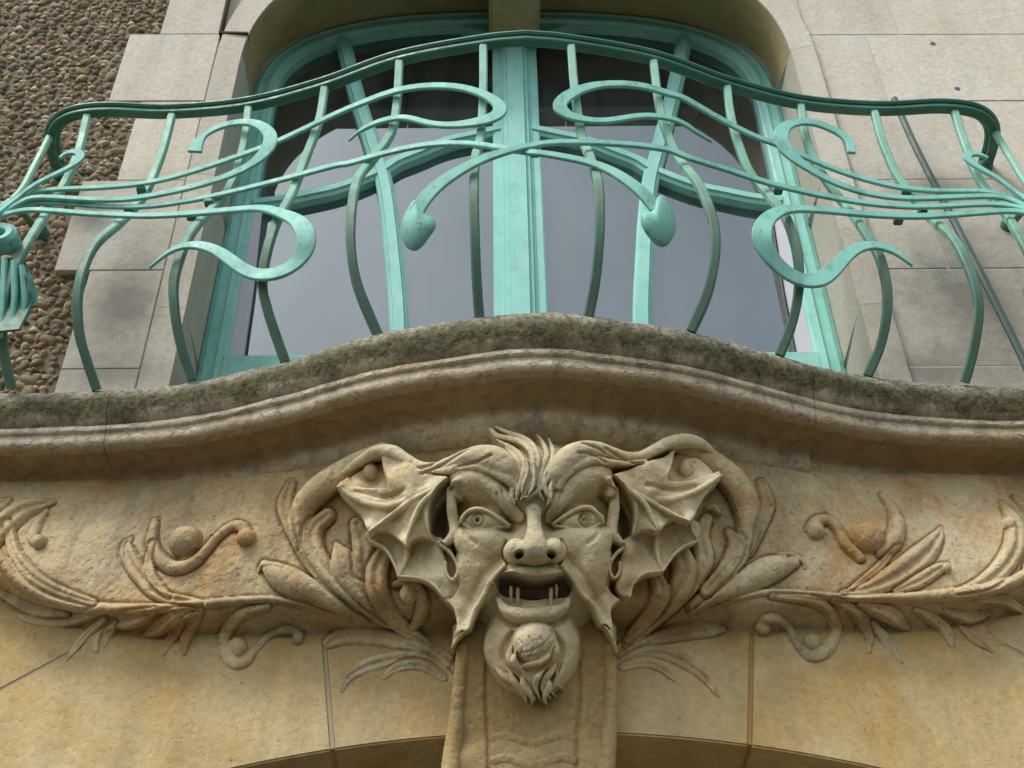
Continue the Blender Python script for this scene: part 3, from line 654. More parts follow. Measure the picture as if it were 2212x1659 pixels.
# ---------------------------------------------------------------- carved stone: height fields over a plane tilted down towards the street
AL = R_(25); ca_, sa_ = math.cos(AL), math.sin(AL)
O3 = np.array([0, 2.40, 1.55]); NV = np.array([0, -ca_, -sa_]); VV_ = np.array([0, -sa_, ca_])
def to_uvw(P): d = np.asarray(P) - O3; return d[..., 0], d @ VV_, d @ NV
def smax(a, b, k): 
    h = np.clip(.5 + .5 * (a - b) / k, 0, 1); return b * (1 - h) + a * h + k * h * (1 - h)
class HF:
    def __init__(s, u0, u1, v0, v1, res):
        s.res = res; s.u = np.arange(u0, u1 + res / 2, res); s.v = np.arange(v0, v1 + res / 2, res)
        s.U, s.V = np.meshgrid(s.u, s.v); s.W = np.zeros_like(s.U); s.ID = np.zeros(s.U.shape, np.int16); s.names = ['']
    def look(s, u, v):
        i = np.clip((np.asarray(v) - s.v[0]) / s.res, 0, len(s.v) - 1.001); j = np.clip((np.asarray(u) - s.u[0]) / s.res, 0, len(s.u) - 1.001)
        i0 = i.astype(int); j0 = j.astype(int); a = i - i0; b = j - j0; A = s.B
        return (A[i0, j0] * (1 - b) + A[i0, j0 + 1] * b) * (1 - a) + (A[i0 + 1, j0] * (1 - b) + A[i0 + 1, j0 + 1] * b) * a
    def hitw(s, x, y, w):
        d = ray(x, y); t = (w - (CAM - O3) @ NV) / (d @ NV); P = CAM + d * t; u, v, _ = to_uvw(P); return u, v
    def hit(s, x, y, lift=0.0):
        w_ = -.1
        for _ in range(14):
            u, v = s.hitw(x, y, w_ + lift); w_ = .5 * w_ + .5 * float(s.look(u, v))
        return u, v, w_
    def pid(s, name):
        s.names.append(name); return len(s.names) - 1
    def win(s, u0, u1, v0, v1):
        j0 = int(max(0, (u0 - s.u[0]) / s.res)); j1 = int(min(len(s.u), (u1 - s.u[0]) / s.res + 2)); i0 = int(max(0, (v0 - s.v[0]) / s.res)); i1 = int(min(len(s.v), (v1 - s.v[0]) / s.res + 2))
        return (slice(i0, i1), slice(j0, j1))
    def near(s, P, pad):
        """distance of the grid to a polyline P (n x k; first two columns u, v) and the other columns at the nearest point"""
        w_ = s.win(P[:, 0].min() - pad, P[:, 0].max() + pad, P[:, 1].min() - pad, P[:, 1].max() + pad)
        U, V = s.U[w_], s.V[w_]
        if U.size == 0: return None, None, None, None
        best = np.full(U.shape, 1e9); A = np.zeros(U.shape + (P.shape[1] - 2,)); T = np.zeros(U.shape)
        for i in range(len(P) - 1):
            a, b = P[i], P[i + 1]; d = b[:2] - a[:2]; L = d @ d + 1e-12
            j0 = max(0, int((min(a[0], b[0]) - pad - U[0, 0]) / s.res)); j1 = int((max(a[0], b[0]) + pad - U[0, 0]) / s.res) + 2
            i0 = max(0, int((min(a[1], b[1]) - pad - V[0, 0]) / s.res)); i1 = int((max(a[1], b[1]) + pad - V[0, 0]) / s.res) + 2
            sl_ = (slice(i0, max(i1, 0)), slice(j0, max(j1, 0)))
            u, v = U[sl_], V[sl_]
            if u.size == 0: continue
            t = np.clip(((u - a[0]) * d[0] + (v - a[1]) * d[1]) / L, 0, 1)
            D = np.hypot(u - a[0] - t * d[0], v - a[1] - t * d[1]); m = D < best[sl_]
            bb = best[sl_]; bb[m] = D[m]; TT = T[sl_]; TT[m] = (i + t[m]) / (len(P) - 1)
            AA = A[sl_]; AA[m] = a[2:] + t[m][:, None] * (b[2:] - a[2:])
        return w_, best, A, T
    def put(s, w_, h, k, name):
        W = s.W[w_]; m = h > W - .0005; s.W[w_] = np.where(h > -5, smax(W, h, k), W)
        if name: i = name if isinstance(name, int) else s.pid(name); s.ID[w_][m] = i
    def stroke(s, pts, name, kz=1.0, k=.003, n=6, groove=0.0, absw=False, flat=0.0, under=0.0):
        """raised roll; pts (x, y, r px[, lift mm]); absw: 4th value is the height of its axis itself, in mm"""
        Q = []
        for p in pts:
            x, y, r = p[:3]; l = (p[3] if len(p) > 3 else 0.0) * .001
            if absw: u, v = s.hitw(x, y, l); Q.append((u, v, r * .001, l))
            else: u, v, w_ = s.hit(x, y, l); Q.append((u, v, r * .00104, w_ + l))
        P = spline(Q, n); P[:, 2] = np.maximum(P[:, 2], .0008)
        w_, D, A, T = s.near(P, P[:, 2].max() + (.012 if under else .002))
        if D is None: return
        r = np.maximum(A[..., 0], 1e-5); q = np.clip(D / r, 0, 1)
        prof = np.sqrt(np.maximum(0, 1 - q * q)) if not flat else np.minimum(1, (1 - q) / flat) ** .5
        h = np.where(D < r, A[..., 1] + r * kz * prof - r * groove * np.exp(-(q / .32) ** 2), -9)
        if under: s.W[w_] -= under * np.exp(-((D - r * 1.02) / .0042) ** 2) * (D > r * .8) * (D < 1e8)      # drilled outline
        s.put(w_, h, k, name)
    def cut(s, pts, depth, n=6, w=None, sharp=2.0):
        """engraved line; pts (x, y, r px), depth mm"""
        Q = []
        for p in pts:
            if w is None: u, v, _ = s.hit(p[0], p[1])
            else: u, v = s.hitw(p[0], p[1], w * .001)
            Q.append((u, v, p[2] * .001, (p[3] if len(p) > 3 else 1.0)))
        P = spline(Q, n); w_, D, A, T = s.near(P, P[:, 2].max() * 2.4)
        if D is None: return
        s.W[w_] -= depth * .001 * A[..., 1] * np.exp(-(D / np.maximum(A[..., 0], 1e-4)) ** sharp) * (D < 1e8)
    def dome(s, x, y, rx, ry, name, w=None, lift=0.0, hz=None, rot=0.0, k=.004, p=2.0):
        if w is None: u, v, w0 = s.hit(x, y, lift * .001); w0 += lift * .001
        else: w0 = w * .001; u, v = s.hitw(x, y, w0)
        rx, ry = rx * .00102, ry * .00102; hz = (hz * .001) if hz is not None else min(rx, ry); R = max(rx, ry)
        w_ = s.win(u - R, u + R, v - R, v + R); du, dv = s.U[w_] - u, s.V[w_] - v; c, q = math.cos(rot), math.sin(rot)
        e = np.hypot((du * c + dv * q) / rx, (-du * q + dv * c) / ry)
        s.put(w_, np.where(e < 1, w0 + hz * np.maximum(0, 1 - e ** p) ** .5, -9), k, name)
    def gauss(s, x, y, rx, ry, amp, rot=0.0, w=None):
        u, v = s.hitw(x, y, w * .001) if w is not None else s.hit(x, y)[:2]
        rx, ry = rx * .001, ry * .001; R = max(rx, ry) * 2.6
        w_ = s.win(u - R, u + R, v - R, v + R); du, dv = s.U[w_] - u, s.V[w_] - v; c, q = math.cos(rot), math.sin(rot)
        s.W[w_] += amp * .001 * np.exp(-((du * c + dv * q) / rx) ** 2 - ((-du * q + dv * c) / ry) ** 2)
    def sheet(s, poly, ctrl, name, k=.003, edge=.006, n=4, mode='max'):
        """a sheet: outline poly (x, y) in the picture, heights given by control points (x, y, w mm)"""
        C = np.array([(*s.hitw(x, y, w_ * .001), w_ * .001) for x, y, w_ in ctrl])
        def hw(x, y):
            d2 = (np.asarray([c[0] for c in ctrl]) - x) ** 2 + (np.asarray([c[1] for c in ctrl]) - y) ** 2 + 9; g_ = d2 ** -1.5; return float((g_ * np.array([c[2] for c in ctrl])).sum() / g_.sum())
        Q = np.array([(*s.hitw(x, y, hw(x, y) * .001), 0) for x, y in poly]); P = spline(Q, n, True); P = np.vstack([P, P[:1]])
        pad = .004; w_, D, A, T = s.near(P, .03)
        U, V = s.U[w_], s.V[w_]; ins = np.zeros(U.shape, bool)
        for i in range(len(P) - 1):
            (x0, y0), (x1, y1) = P[i][:2], P[i + 1][:2]
            if y0 == y1: continue
            c = ((y0 > V) != (y1 > V)) & (U < (x1 - x0) * (V - y0) / (y1 - y0) + x0); ins ^= c
        num = np.zeros(U.shape); den = np.zeros(U.shape)
        for c in C:
            g_ = ((U - c[0]) ** 2 + (V - c[1]) ** 2 + 4e-5) ** -1.5; num += g_ * c[2]; den += g_
        h = num / den
        if mode == 'max':
            h = h - edge * .8 * np.exp(-np.minimum(D, 1) / edge * 1.6); s.put(w_, np.where(ins, h, -9), k, name)
        else:
            f = np.clip(D / edge, 0, 1) * ins; f = f * f * (3 - 2 * f); s.W[w_] = np.where(ins, np.minimum(s.W[w_], s.W[w_] * (1 - f) + h * f), s.W[w_])
            if name: i_ = name if isinstance(name, int) else s.pid(name); s.ID[w_][ins] = i_
    def blur(s, x, y, rx, ry, sig, w=60):
        u, v = s.hitw(x, y, w * .001); rx, ry = rx * .001, ry * .001; w_ = s.win(u - rx, u + rx, v - ry, v + ry)
        e = np.hypot((s.U[w_] - u) / rx, (s.V[w_] - v) / ry); m = np.clip(1.6 * (1 - e), 0, 1); m = m * m * (3 - 2 * m)
        n = int(3 * sig * .001 / s.res); g = np.exp(-.5 * (np.arange(-n, n + 1) * s.res / (sig * .001)) ** 2); g /= g.sum(); B = np.pad(s.W[w_], n, 'edge')
        B = np.apply_along_axis(lambda a: np.convolve(a, g, 'valid'), 0, B); B = np.apply_along_axis(lambda a: np.convolve(a, g, 'valid'), 1, B)
        s.W[w_] = s.W[w_] * (1 - m) + B * m
    def normals(s):
        gy, gx = np.gradient(s.W, s.res)
        n = np.stack([-gx, -gy, np.ones_like(gx)], -1); n /= np.linalg.norm(n, axis=-1)[..., None]
        return n[..., 0:1] * np.array([1, 0, 0]) + n[..., 1:2] * VV_ + n[..., 2:3] * NV
    def build(s, names, parent, mats, default, keep=None, sub=None):
        P = O3 + s.U[..., None] * np.array([1, 0, 0]) + s.V[..., None] * VV_ + s.W[..., None] * NV
        Nn = s.normals().reshape(-1, 3); P = P.reshape(-1, 3); nv, nu = s.U.shape
        idx = np.arange(nv * nu).reshape(nv, nu)
        q = np.stack([idx[:-1, :-1], idx[:-1, 1:], idx[1:, 1:], idx[1:, :-1]], -1).reshape(-1, 4)
        W = s.W.ravel(); I = s.ID.ravel(); fid = I[q[np.arange(len(q)), W[q].argmax(1)]]
        if keep is not None: m = keep.ravel()[q].any(1); q = q[m]; fid = fid[m]
        # every connected patch of a carving is a part of its own; crumbs go to the ground
        pos = {}; comp = []
        fl = fid.tolist(); gi = (q[:, 0] // nu).tolist(); gj = (q[:, 0] % nu).tolist()
        key = {(a, b): k for k, (a, b) in enumerate(zip(gi, gj))}; seen = np.zeros(len(q), bool)
        groups = {}
        for k0 in range(len(q)):
            if seen[k0]: continue
            i_ = fl[k0]; st = [k0]; seen[k0] = True; cc = []
            while st:
                k = st.pop(); cc.append(k); a, b = gi[k], gj[k]
                for nb in ((a + 1, b), (a - 1, b), (a, b + 1), (a, b - 1)):
                    kk = key.get(nb)
                    if kk is not None and not seen[kk] and fl[kk] == i_: seen[kk] = True; st.append(kk)
            groups[(i_, k0)] = cc
        owner = np.zeros(len(q), dtype=np.int64); ks = list(groups)
        for n_, g_ in enumerate(ks): owner[groups[g_]] = n_
        for n_, g_ in enumerate(ks):
            if len(groups[g_]) >= 90: continue
            for k in groups[g_]:
                a, b = gi[k], gj[k]; hit = None
                for nb in ((a + 1, b), (a - 1, b), (a, b + 1), (a, b - 1)):
                    kk = key.get(nb)
                    if kk is not None and owner[kk] != n_ and len(groups[ks[owner[kk]]]) >= 90: hit = ks[owner[kk]]; break
                if hit: break
            if hit: groups[hit].extend(groups[g_])
            groups[g_] = []
        groups = {a: b for a, b in groups.items() if b}
        out = []
        for (i, _k), cc in groups.items():
            f = q[np.array(cc)]; vs, inv = np.unique(f, return_inverse=True)
            nm = names[i] or default
            par = parent
            if sub and nm in sub: par = next((o for o in out if o.name.split('.')[0] == sub[nm]), parent)
            out.append(mesh_np(nm, P[vs], inv.reshape(-1, 4), mats.get(nm, mats['*']), par, True, Nn[vs]))
        return out

# ---- frieze under the balcony: a cushion that swells to a ridge, then the plain wall
def gsw(x): return np.clip((2.388 - plan(x)) / (2.388 - 2.122), 0, 1)
FR = HF(-1.62, 1.62, -.42, .44, .0024)
def base_section(x):
    g_ = gsw(x); Q = 2.512 - .185 * g_; rz = 1.562 + .5 * max(0, abs(x) - .8) ** 2; ry = 2.492 - .03 * g_
    e_ = np.clip((abs(x) - 1.46) / .09, 0, 1); e_ = e_ * e_ * (3 - 2 * e_); Q = Q * (1 - e_) + (YW + .012) * e_; ry = ry * (1 - e_) + (YW - .001) * e_      # the cushion dies into the wall at its ends
    pts = [(Q + .01, 2.02), (Q - .004, 1.93), (Q, 1.895), (Q * .75 + ry * .25 - .006, 1.82), (Q * .45 + ry * .55 - .012, 1.73), (Q * .15 + ry * .85 - .010, (1.65 + rz + .07) / 2), (ry, rz), (ry + .018, rz - .012), (YW + .003, rz - .022), (YW + .003, .9)]
    return np.array(pts)
for j, x in enumerate(FR.u):
    S = base_section(x); S3 = np.stack([np.full(len(S), x), S[:, 0], S[:, 1]], 1); _, v, w_ = to_uvw(S3)
    o_ = np.argsort(v); q_ = np.interp(FR.v, v[o_], w_[o_]); FR.W[:, j] = np.convolve(np.pad(q_, 5, 'edge'), np.array([1, 2, 3, 4, 5, 6, 5, 4, 3, 2, 1]) / 36, 'valid')
FR.B = FR.W.copy()
D2 = lambda L: [(x * .479, 864 + y * .479, *(q * .479 for q in r[:1]), *r[1:]) for x, y, *r in L]
D3 = lambda L: [(1474.6 + x * .479, 864 + y * .479, *(q * .479 for q in r[:1]), *r[1:]) for x, y, *r in L]
D1 = lambda L: [(633.7 + x * .4619, 892.9 + y * .4619, *(q * .4619 for q in r[:1]), *r[1:]) for x, y, *r in L]
def S(pts, name, **kw):
    kw['kz'] = kw.get('kz', 1.0) * 1.12; kw['k'] = min(kw.get('k', .003), .004) * 1.2; kw['under'] = .0075 if name in ('leaf', 'bud', 'scroll', 'niche_moulding') else .003
    if name == 'leaf': kw['groove'] = max(kw.get('groove', 0), .3)
    fat = {'leaf': 1.28, 'scroll': 1.2, 'stem': 1.25, 'bud': 1.15}.get(name, 1.0); kw['kz'] *= .95 if name == 'leaf' else 1.0; pts = [(p[0], p[1], p[2] * fat, *p[3:]) for p in pts]
    FR.stroke([(*p[:3], (p[3] if len(p) > 3 else 0) + (3.5 if p[1] > 1325 else 2)) for p in pts], name, **kw)
# left side
S(D2([(-260, 420, 16), (-120, 600, 20), (0, 715, 22), (110, 835, 24), (250, 900, 24), (450, 938, 20), (700, 938, 17), (900, 920, 15), (1100, 902, 14), (1240, 900, 13), (1400, 925, 11), (1560, 975, 7)]), 'stem', kz=1.2, k=.006)
S(D2([(-40, 640, 40), (30, 560, 48), (100, 505, 44), (170, 478, 30), (240, 462, 10)]), 'leaf', kz=.75, k=.006)
S(D2([(210, 500, 12), (165, 570, 24), (150, 625, 26), (180, 660, 14)]), 'leaf_curl', kz=.8)
FR.dome(*D2([(176, 640)])[0][:2], 15, 17, 'berry', lift=6)
S(D2([(40, 560, 16), (60, 680, 22), (140, 790, 24), (260, 860, 20), (420, 915, 14)]), 'leaf', kz=.7, k=.006, groove=.25)
S(D2([(-40, 500, 30), (10, 470, 26), (40, 450, 10)]), 'leaf', kz=.6)
S(D2([(700, 545, 14), (685, 640, 24), (715, 715, 27), (785, 758, 28), (860, 742, 24), (920, 690, 20), (980, 620, 18), (1040, 574, 20), (1088, 572, 24), (1120, 610, 20)]), 'scroll', kz=.9)
FR.dome(*D2([(838, 640)])[0][:2], 37, 37, 'berry', lift=3, hz=38, k=.003); FR.gauss(*D2([(802, 712)])[0][:2], 7, 6, -14)
FR.dome(*D2([(1110, 620)])[0][:2], 21, 20, 'berry', lift=6, hz=20, k=.003)
S(D2([(900, 915, 14), (720, 880, 22), (640, 800, 30), (585, 720, 30), (568, 660, 22), (592, 622, 6)]), 'leaf', kz=.6, k=.006, groove=.4)
S(D2([(760, 885, 10), (690, 810, 18), (672, 730, 18), (690, 650, 12)]), 'leaf', kz=.6, groove=.3)
S(D2([(1195, 745, 22), (1250, 785, 48), (1330, 832, 58), (1420, 870, 46), (1540, 930, 30), (1640, 985, 18)]), 'bud', kz=.9, k=.006)
S(D2([(1165, 775, 5), (1180, 748, 10), (1230, 738, 12), (1280, 752, 10)]), 'bud_hook', kz=.9)
S(D2([(905, 950, 10), (800, 972, 26), (710, 1030, 28), (655, 1058, 12)]), 'leaf', kz=.9, groove=.35)
S(D2([(890, 970, 12), (845, 1040, 26), (828, 1148, 8)]), 'leaf', kz=.8); S(D2([(820, 1000, 10), (772, 1080, 22), (735, 1155, 6)]), 'leaf', kz=.8)
S(D2([(700, 950, 10), (600, 990, 26), (500, 1010, 20), (440, 1060, 20), (432, 1132, 8)]), 'leaf', kz=.7, groove=.2); S(D2([(520, 1000, 10), (490, 1060, 18), (470, 1110, 6)]), 'leaf', kz=.7)
S(D2([(470, 985, 10), (400, 1050, 16), (340, 1120, 14), (298, 1175, 5)]), 'leaf', kz=.7)
S(D2([(420, 965, 10), (280, 1000, 24), (150, 990, 24), (80, 975, 8)]), 'leaf', kz=.6); S(D2([(300, 965, 8), (160, 950, 22), (40, 890, 18), (-60, 820, 10)]), 'leaf', kz=.6)
S(D2([(1210, 930, 10), (1090, 962, 18), (1025, 1035, 22), (1008, 1115, 24), (1048, 1185, 24), (1110, 1185, 20), (1155, 1125, 16), (1220, 1060, 15), (1300, 1035, 17), (1355, 1060, 16)]), 'scroll', kz=.8)
FR.dome(*D2([(1070, 1120)])[0][:2], 24, 24, 'berry', lift=2, hz=22); FR.dome(*D2([(1345, 1082)])[0][:2], 15, 15, 'berry', lift=3)
# right side
S(D3([(1800, 560, 16), (1650, 710, 20), (1539, 795, 22), (1420, 842, 24), (1300, 866, 24), (1000, 890, 18), (700, 888, 15), (390, 866, 13), (240, 890, 11), (80, 945, 7)]), 'stem', kz=1.2, k=.006)
S(D3([(900, 430, 12), (952, 500, 22), (968, 570, 30), (945, 650, 34), (890, 695, 16)]), 'scroll', kz=.9)
S(D3([(800, 712, 20), (740, 655, 22), (700, 585, 20), (655, 545, 22), (605, 550, 24), (575, 585, 18)]), 'scroll', kz=.9)
FR.dome(*D3([(832, 625)])[0][:2], 38, 38, 'berry', lift=3, hz=38, k=.003); FR.dome(*D3([(598, 590)])[0][:2], 21, 20, 'berry', lift=6, hz=20, k=.003)
S(D3([(720, 870, 8), (840, 848, 24), (960, 795, 44), (1080, 705, 44), (1150, 620, 24), (1166, 575, 5)]), 'leaf', kz=.6, k=.006, groove=.4)
S(D3([(760, 850, 6), (880, 760, 14), (950, 680, 10), (975, 655, 4)]), 'leaf', kz=.7)
S(D3([(960, 862, 10), (1060, 820, 24), (1150, 765, 22), (1195, 745, 10)]), 'leaf', kz=.7); FR.dome(*D3([(1192, 758)])[0][:2], 10, 11, 'berry', lift=8)
S(D3([(1230, 868, 10), (1350, 830, 26), (1440, 760, 34), (1500, 660, 38), (1500, 560, 34), (1445, 470, 12)]), 'leaf', kz=.7, k=.006, groove=.35)
FR.dome(*D3([(1475, 560)])[0][:2], 15, 16, 'berry', lift=10)
S(D3([(1500, 440, 10), (1600, 520, 40), (1640, 640, 40), (1560, 760, 20)]), 'leaf', kz=.6)
S(D3([(500, 735, 24), (440, 750, 46), (370, 775, 56), (280, 820, 46), (150, 880, 30), (40, 940, 18)]), 'bud', kz=.9, k=.006)
S(D3([(440, 695, 9), (500, 700, 11), (540, 730, 9), (552, 760, 4)]), 'bud_hook', kz=.9)
S(D3([(400, 885, 8), (590, 905, 16), (670, 955, 20), (692, 1040, 24), (650, 1130, 26), (580, 1160, 24), (520, 1110, 18), (482, 1030, 16), (430, 985, 18), (375, 985, 20), (345, 1015, 14)]), 'scroll', kz=.8)
FR.dome(*D3([(580, 1095)])[0][:2], 21, 22, 'berry', lift=2, hz=20); FR.dome(*D3([(362, 1022)])[0][:2], 18, 19, 'berry', lift=3)
S(D3([(680, 905, 8), (790, 955, 20), (835, 1040, 26), (840, 1135, 8)]), 'leaf', kz=.8, groove=.2); S(D3([(800, 920, 8), (930, 960, 28), (1000, 1020, 20), (1020, 1045, 5)]), 'leaf', kz=.8, groove=.3)
S(D3([(860, 1000, 8), (920, 1090, 22), (990, 1185, 6)]), 'leaf', kz=.6)
S(D3([(1050, 945, 8), (1150, 1000, 22), (1195, 1060, 22), (1212, 1112, 8)]), 'leaf', kz=.8); S(D3([(1180, 950, 8), (1290, 980, 26), (1380, 960, 12)]), 'leaf', kz=.7); S(D3([(1240, 1010, 8), (1310, 1075, 22), (1395, 1135, 6)]), 'leaf', kz=.7)
S(D3([(1330, 900, 8), (1450, 905, 20), (1539, 950, 16)]), 'leaf', kz=.6)
# niche border and foliage beside the mask
S(D1([(420, 170, 40, 50), (300, 230, 50, 46), (160, 320, 60, 40), (60, 420, 60, 30), (20, 540, 50, 20), (70, 680, 36, 10), (160, 790, 26, 6), (300, 900, 22)]), 'niche_moulding', kz=.8, k=.006)
S(D1([(-10, 330, 20), (-40, 420, 30), (-20, 520, 26), (20, 640, 10)]), 'leaf', kz=.6)
S(D1([(1780, 150, 40, 50), (1900, 190, 50, 46), (2040, 290, 60, 40), (2120, 420, 62, 30), (2130, 560, 50, 20), (2080, 680, 38, 10), (1990, 790, 26, 6), (1860, 890, 22)]), 'niche_moulding', kz=.8, k=.006)
S(D1([(2190, 330, 20), (2215, 430, 30), (2180, 540, 24), (2140, 660, 10)]), 'leaf', kz=.6)
S(D1([(160, 480, 30, 4), (100, 540, 36, 6), (95, 630, 38, 8), (150, 730, 36, 8), (260, 840, 30, 8), (400, 940, 26, 6), (560, 1030, 22, 6), (730, 1150, 18, 6)]), 'leaf', kz=.9, k=.006)
S(D1([(200, 610, 10, 10), (230, 680, 46, 12), (270, 770, 46, 12), (350, 870, 30, 10), (470, 970, 20, 8)]), 'leaf', kz=.8, k=.006, groove=.3)
S(D1([(300, 520, 30, 10), (330, 620, 44, 12), (330, 740, 36, 12)]), 'leaf', kz=.7)
S(D1([(430, 640, 30, 10), (390, 740, 40, 14), (400, 850, 38, 14), (470, 960, 30, 12), (590, 1060, 24, 10), (720, 1170, 18, 8)]), 'leaf', kz=.9, k=.006, groove=.35)
S(D1([(470, 800, 12, 10), (520, 790, 18, 12), (590, 830, 22, 14), (600, 920, 26, 14), (560, 1000, 16, 12)]), 'scroll', kz=.8); FR.dome(*D1([(540, 845)])[0][:2], 20, 22, 'berry', lift=16)
S(D1([(170, 1075, 26), (230, 1050, 34), (330, 1045, 36), (470, 1065, 34), (620, 1120, 28), (740, 1200, 20)]), 'leaf', kz=.8, k=.006, groove=.3)
S(D1([(225, 1300, 8), (260, 1235, 20), (360, 1180, 30), (500, 1150, 30), (640, 1170, 24), (760, 1260, 16)]), 'leaf', kz=.6, k=.006)
S(D1([(415, 1245, 6), (480, 1195, 18), (590, 1180, 22), (700, 1240, 16)]), 'leaf', kz=.7)
S(D1([(1930, 500, 24, 6), (1900, 580, 36, 8), (1920, 690, 36, 8), (1860, 800, 32, 8), (1760, 900, 28, 8), (1640, 1000, 24, 6), (1500, 1120, 18, 6)]), 'leaf', kz=.9, k=.006)
S(D1([(1930, 445, 8, 10), (1965, 440, 16, 14), (1990, 465, 12, 14)]), 'leaf_curl', kz=.9)
S(D1([(2040, 560, 18, 4), (2070, 620, 32, 6), (2030, 720, 30, 6), (1930, 830, 24, 6)]), 'leaf', kz=.8)
S(D1([(1800, 640, 40, 12), (1830, 740, 46, 14), (1790, 850, 38, 14), (1690, 960, 28, 12), (1560, 1080, 20, 8)]), 'leaf', kz=.8, k=.006, groove=.35)
S(D1([(1700, 760, 24, 12), (1720, 850, 34, 14), (1660, 950, 28, 12), (1560, 1060, 18, 10)]), 'leaf', kz=.9)
S(D1([(2010, 1010, 14), (1950, 1015, 30), (1840, 1025, 36), (1700, 1060, 32), (1540, 1140, 22)]), 'leaf', kz=.8, k=.006, groove=.3)
S(D1([(1985, 1325, 6), (1930, 1245, 20), (1850, 1180, 30), (1740, 1130, 30), (1620, 1130, 24), (1500, 1190, 16)]), 'leaf', kz=.6, k=.006)
S(D1([(1780, 1250, 6), (1730, 1200, 18), (1650, 1170, 22), (1540, 1190, 16)]), 'leaf', kz=.7)
FR.W += vnoise(FR.W.shape, (70, 280), 11, 4) * .0018
_e = vnoise(FR.W.shape, (16, 64), 14, 5); FR.W -= np.clip(_e - .2, 0, 1) * .008      # eroded hollows
FR.W += vnoise(FR.W.shape, (9, 36), 12, 2) * .003

# ---- the mask on the keystone
MK = HF(-.50, .50, -.46, .40, .0014)
MK.B = FR.W; _B = FR
MK.look = lambda u, v: FR.look(u, v)
def resample():
    sv = FR.B; FR.B = FR.W; r = FR.look(MK.U, MK.V); FR.B = sv; return r
FLOOR = resample(); MK.W = FLOOR.copy() - .006
F1 = lambda x, y: (933.1 + .2153 * x, 910.1 + .2153 * y)       # close view of the face
F5 = lambda x, y: (921.6 + .2083 * x, 1198 + .2083 * y)        # close view of the mouth
EL = lambda x, y: (691.2 + .2256 * x, 921.6 + .2256 * y)       # left ear
ER = lambda x, y: (1152 + .2256 * x, 921.6 + .2256 * y)        # right ear
face = MK.pid('face'); earL = MK.pid('ear'); earR = MK.pid('ear'); hornL = MK.pid('horn'); hornR = MK.pid('horn')
fore = MK.pid('forelock'); beard = MK.pid('beard'); eyeL = MK.pid('eye'); eyeR = MK.pid('eye'); cons = MK.pid('console'); maw = MK.pid('mouth_cavity')
def ms(fn, L, name, **kw):
    kw.setdefault('absw', True); sc_ = {F1: .2153, F5: .2083, EL: .2256, ER: .2256}.get(fn, 1.0)
    MK.stroke([(*(fn(p[0], p[1]) if fn else p[:2]), p[2] * sc_, *p[3:]) for p in L], name, **kw)
# console under the beard: a bracket that leans back towards the wall
def ycon(z): return min(2.475 + .40 * max(0.0, 1.44 - z), 2.548) + .05 * (1.44 - z)
cz = [(x, y) for y in (1330, 1420, 1500, 1580, 1660, 1720) for x in (1000, 1155, 1310)]
def cw(x, y, dy=0.0):
    Y = 2.42
    for _ in range(12):
        P = atY(x, y, Y); Y = ycon(P[2]) + dy
    return float(to_uvw(atY(x, y, Y))[2]) * 1000
MK.sheet([(1000, 1330), (1310, 1330), (1316, 1450), (1318, 1560), (1330, 1700), (1330, 1745), (965, 1745), (968, 1700), (985, 1560), (992, 1450)], [(x, y, cw(x, y)) for x, y in cz], cons, edge=.012)
for L in ([(1000, 1400, 14), (992, 1480, 15), (985, 1560, 17), (975, 1640, 20), (968, 1730, 22)], [(1318, 1400, 12), (1320, 1480, 14), (1318, 1560, 16), (1312, 1640, 18), (1306, 1730, 20)]):
    ms(None, [(x, y, r, cw(x, y) - 2) for x, y, r in L], cons)
for L in ([(1052, 1430, 4), (1050, 1500, 4), (1055, 1600, 4), (1058, 1720, 4)], [(1250, 1430, 4), (1252, 1500, 4), (1246, 1600, 4), (1244, 1720, 4)]):
    MK.cut([(x, y, r * 1.2) for x, y, r in L], 7, w=cw(1150, 1550))
for y0 in (1592, 1640, 1690):
    ms(None, [(x, y0 + dy, 8, cw(x, y0) + 4) for x, dy in ((1066, 4), (1085, -2), (1110, 2), (1150, 14), (1190, 2), (1215, -4), (1238, 3))], cons, kz=.45, k=.006)
# skull and jaw
MK.dome(1153, 1180, 205, 235, face, w=-130, hz=205, p=2.6, k=.02)
MK.dome(1153, 1048, 165, 85, face, w=-30, hz=105, p=2.4, k=.02)
MK.dome(1150, 1392, 104, 114, face, w=-40, hz=92, p=2.8, k=.015)
# ears, back membrane first
# left ear
e = [EL(*q) for q in [(440, 1000), (480, 1105), (620, 1170), (700, 1290), (752, 1440), (950, 1450), (1100, 1520), (1190, 1640), (1330, 1560), (1300, 1300), (1200, 1080), (830, 960)]]
MK.sheet(e, [(*EL(480, 1100), -30), (*EL(750, 1430), 5), (*EL(830, 1180), -25), (*EL(950, 1250), -15), (*EL(1150, 1580), 20), (*EL(1200, 1200), 25), (*EL(1250, 1450), 35), (*EL(640, 1150), -40)], earL, edge=.006)
ms(EL, [(480, 1095, 16, -24), (620, 1165, 18, -20), (700, 1285, 18, -8), (750, 1432, 12, 8)], earL); ms(EL, [(750, 1435, 12, 8), (880, 1440, 16, 8), (1000, 1465, 16, 12), (1100, 1525, 16, 18), (1185, 1630, 12, 22)], earL)
ms(EL, [(830, 1130, 20, 0), (835, 1220, 24, -2), (800, 1330, 22, 4), (755, 1430, 10, 8)], earL, kz=.7, k=.006)
e = [EL(*q) for q in [(1330, 510), (1000, 420), (720, 290), (560, 290), (330, 420), (165, 575), (290, 740), (390, 850), (465, 1005), (560, 985), (660, 1010), (760, 1085), (828, 1150), (880, 1090), (980, 1060), (1090, 1095), (1045, 1000), (1030, 860), (1070, 710), (1170, 590)]]
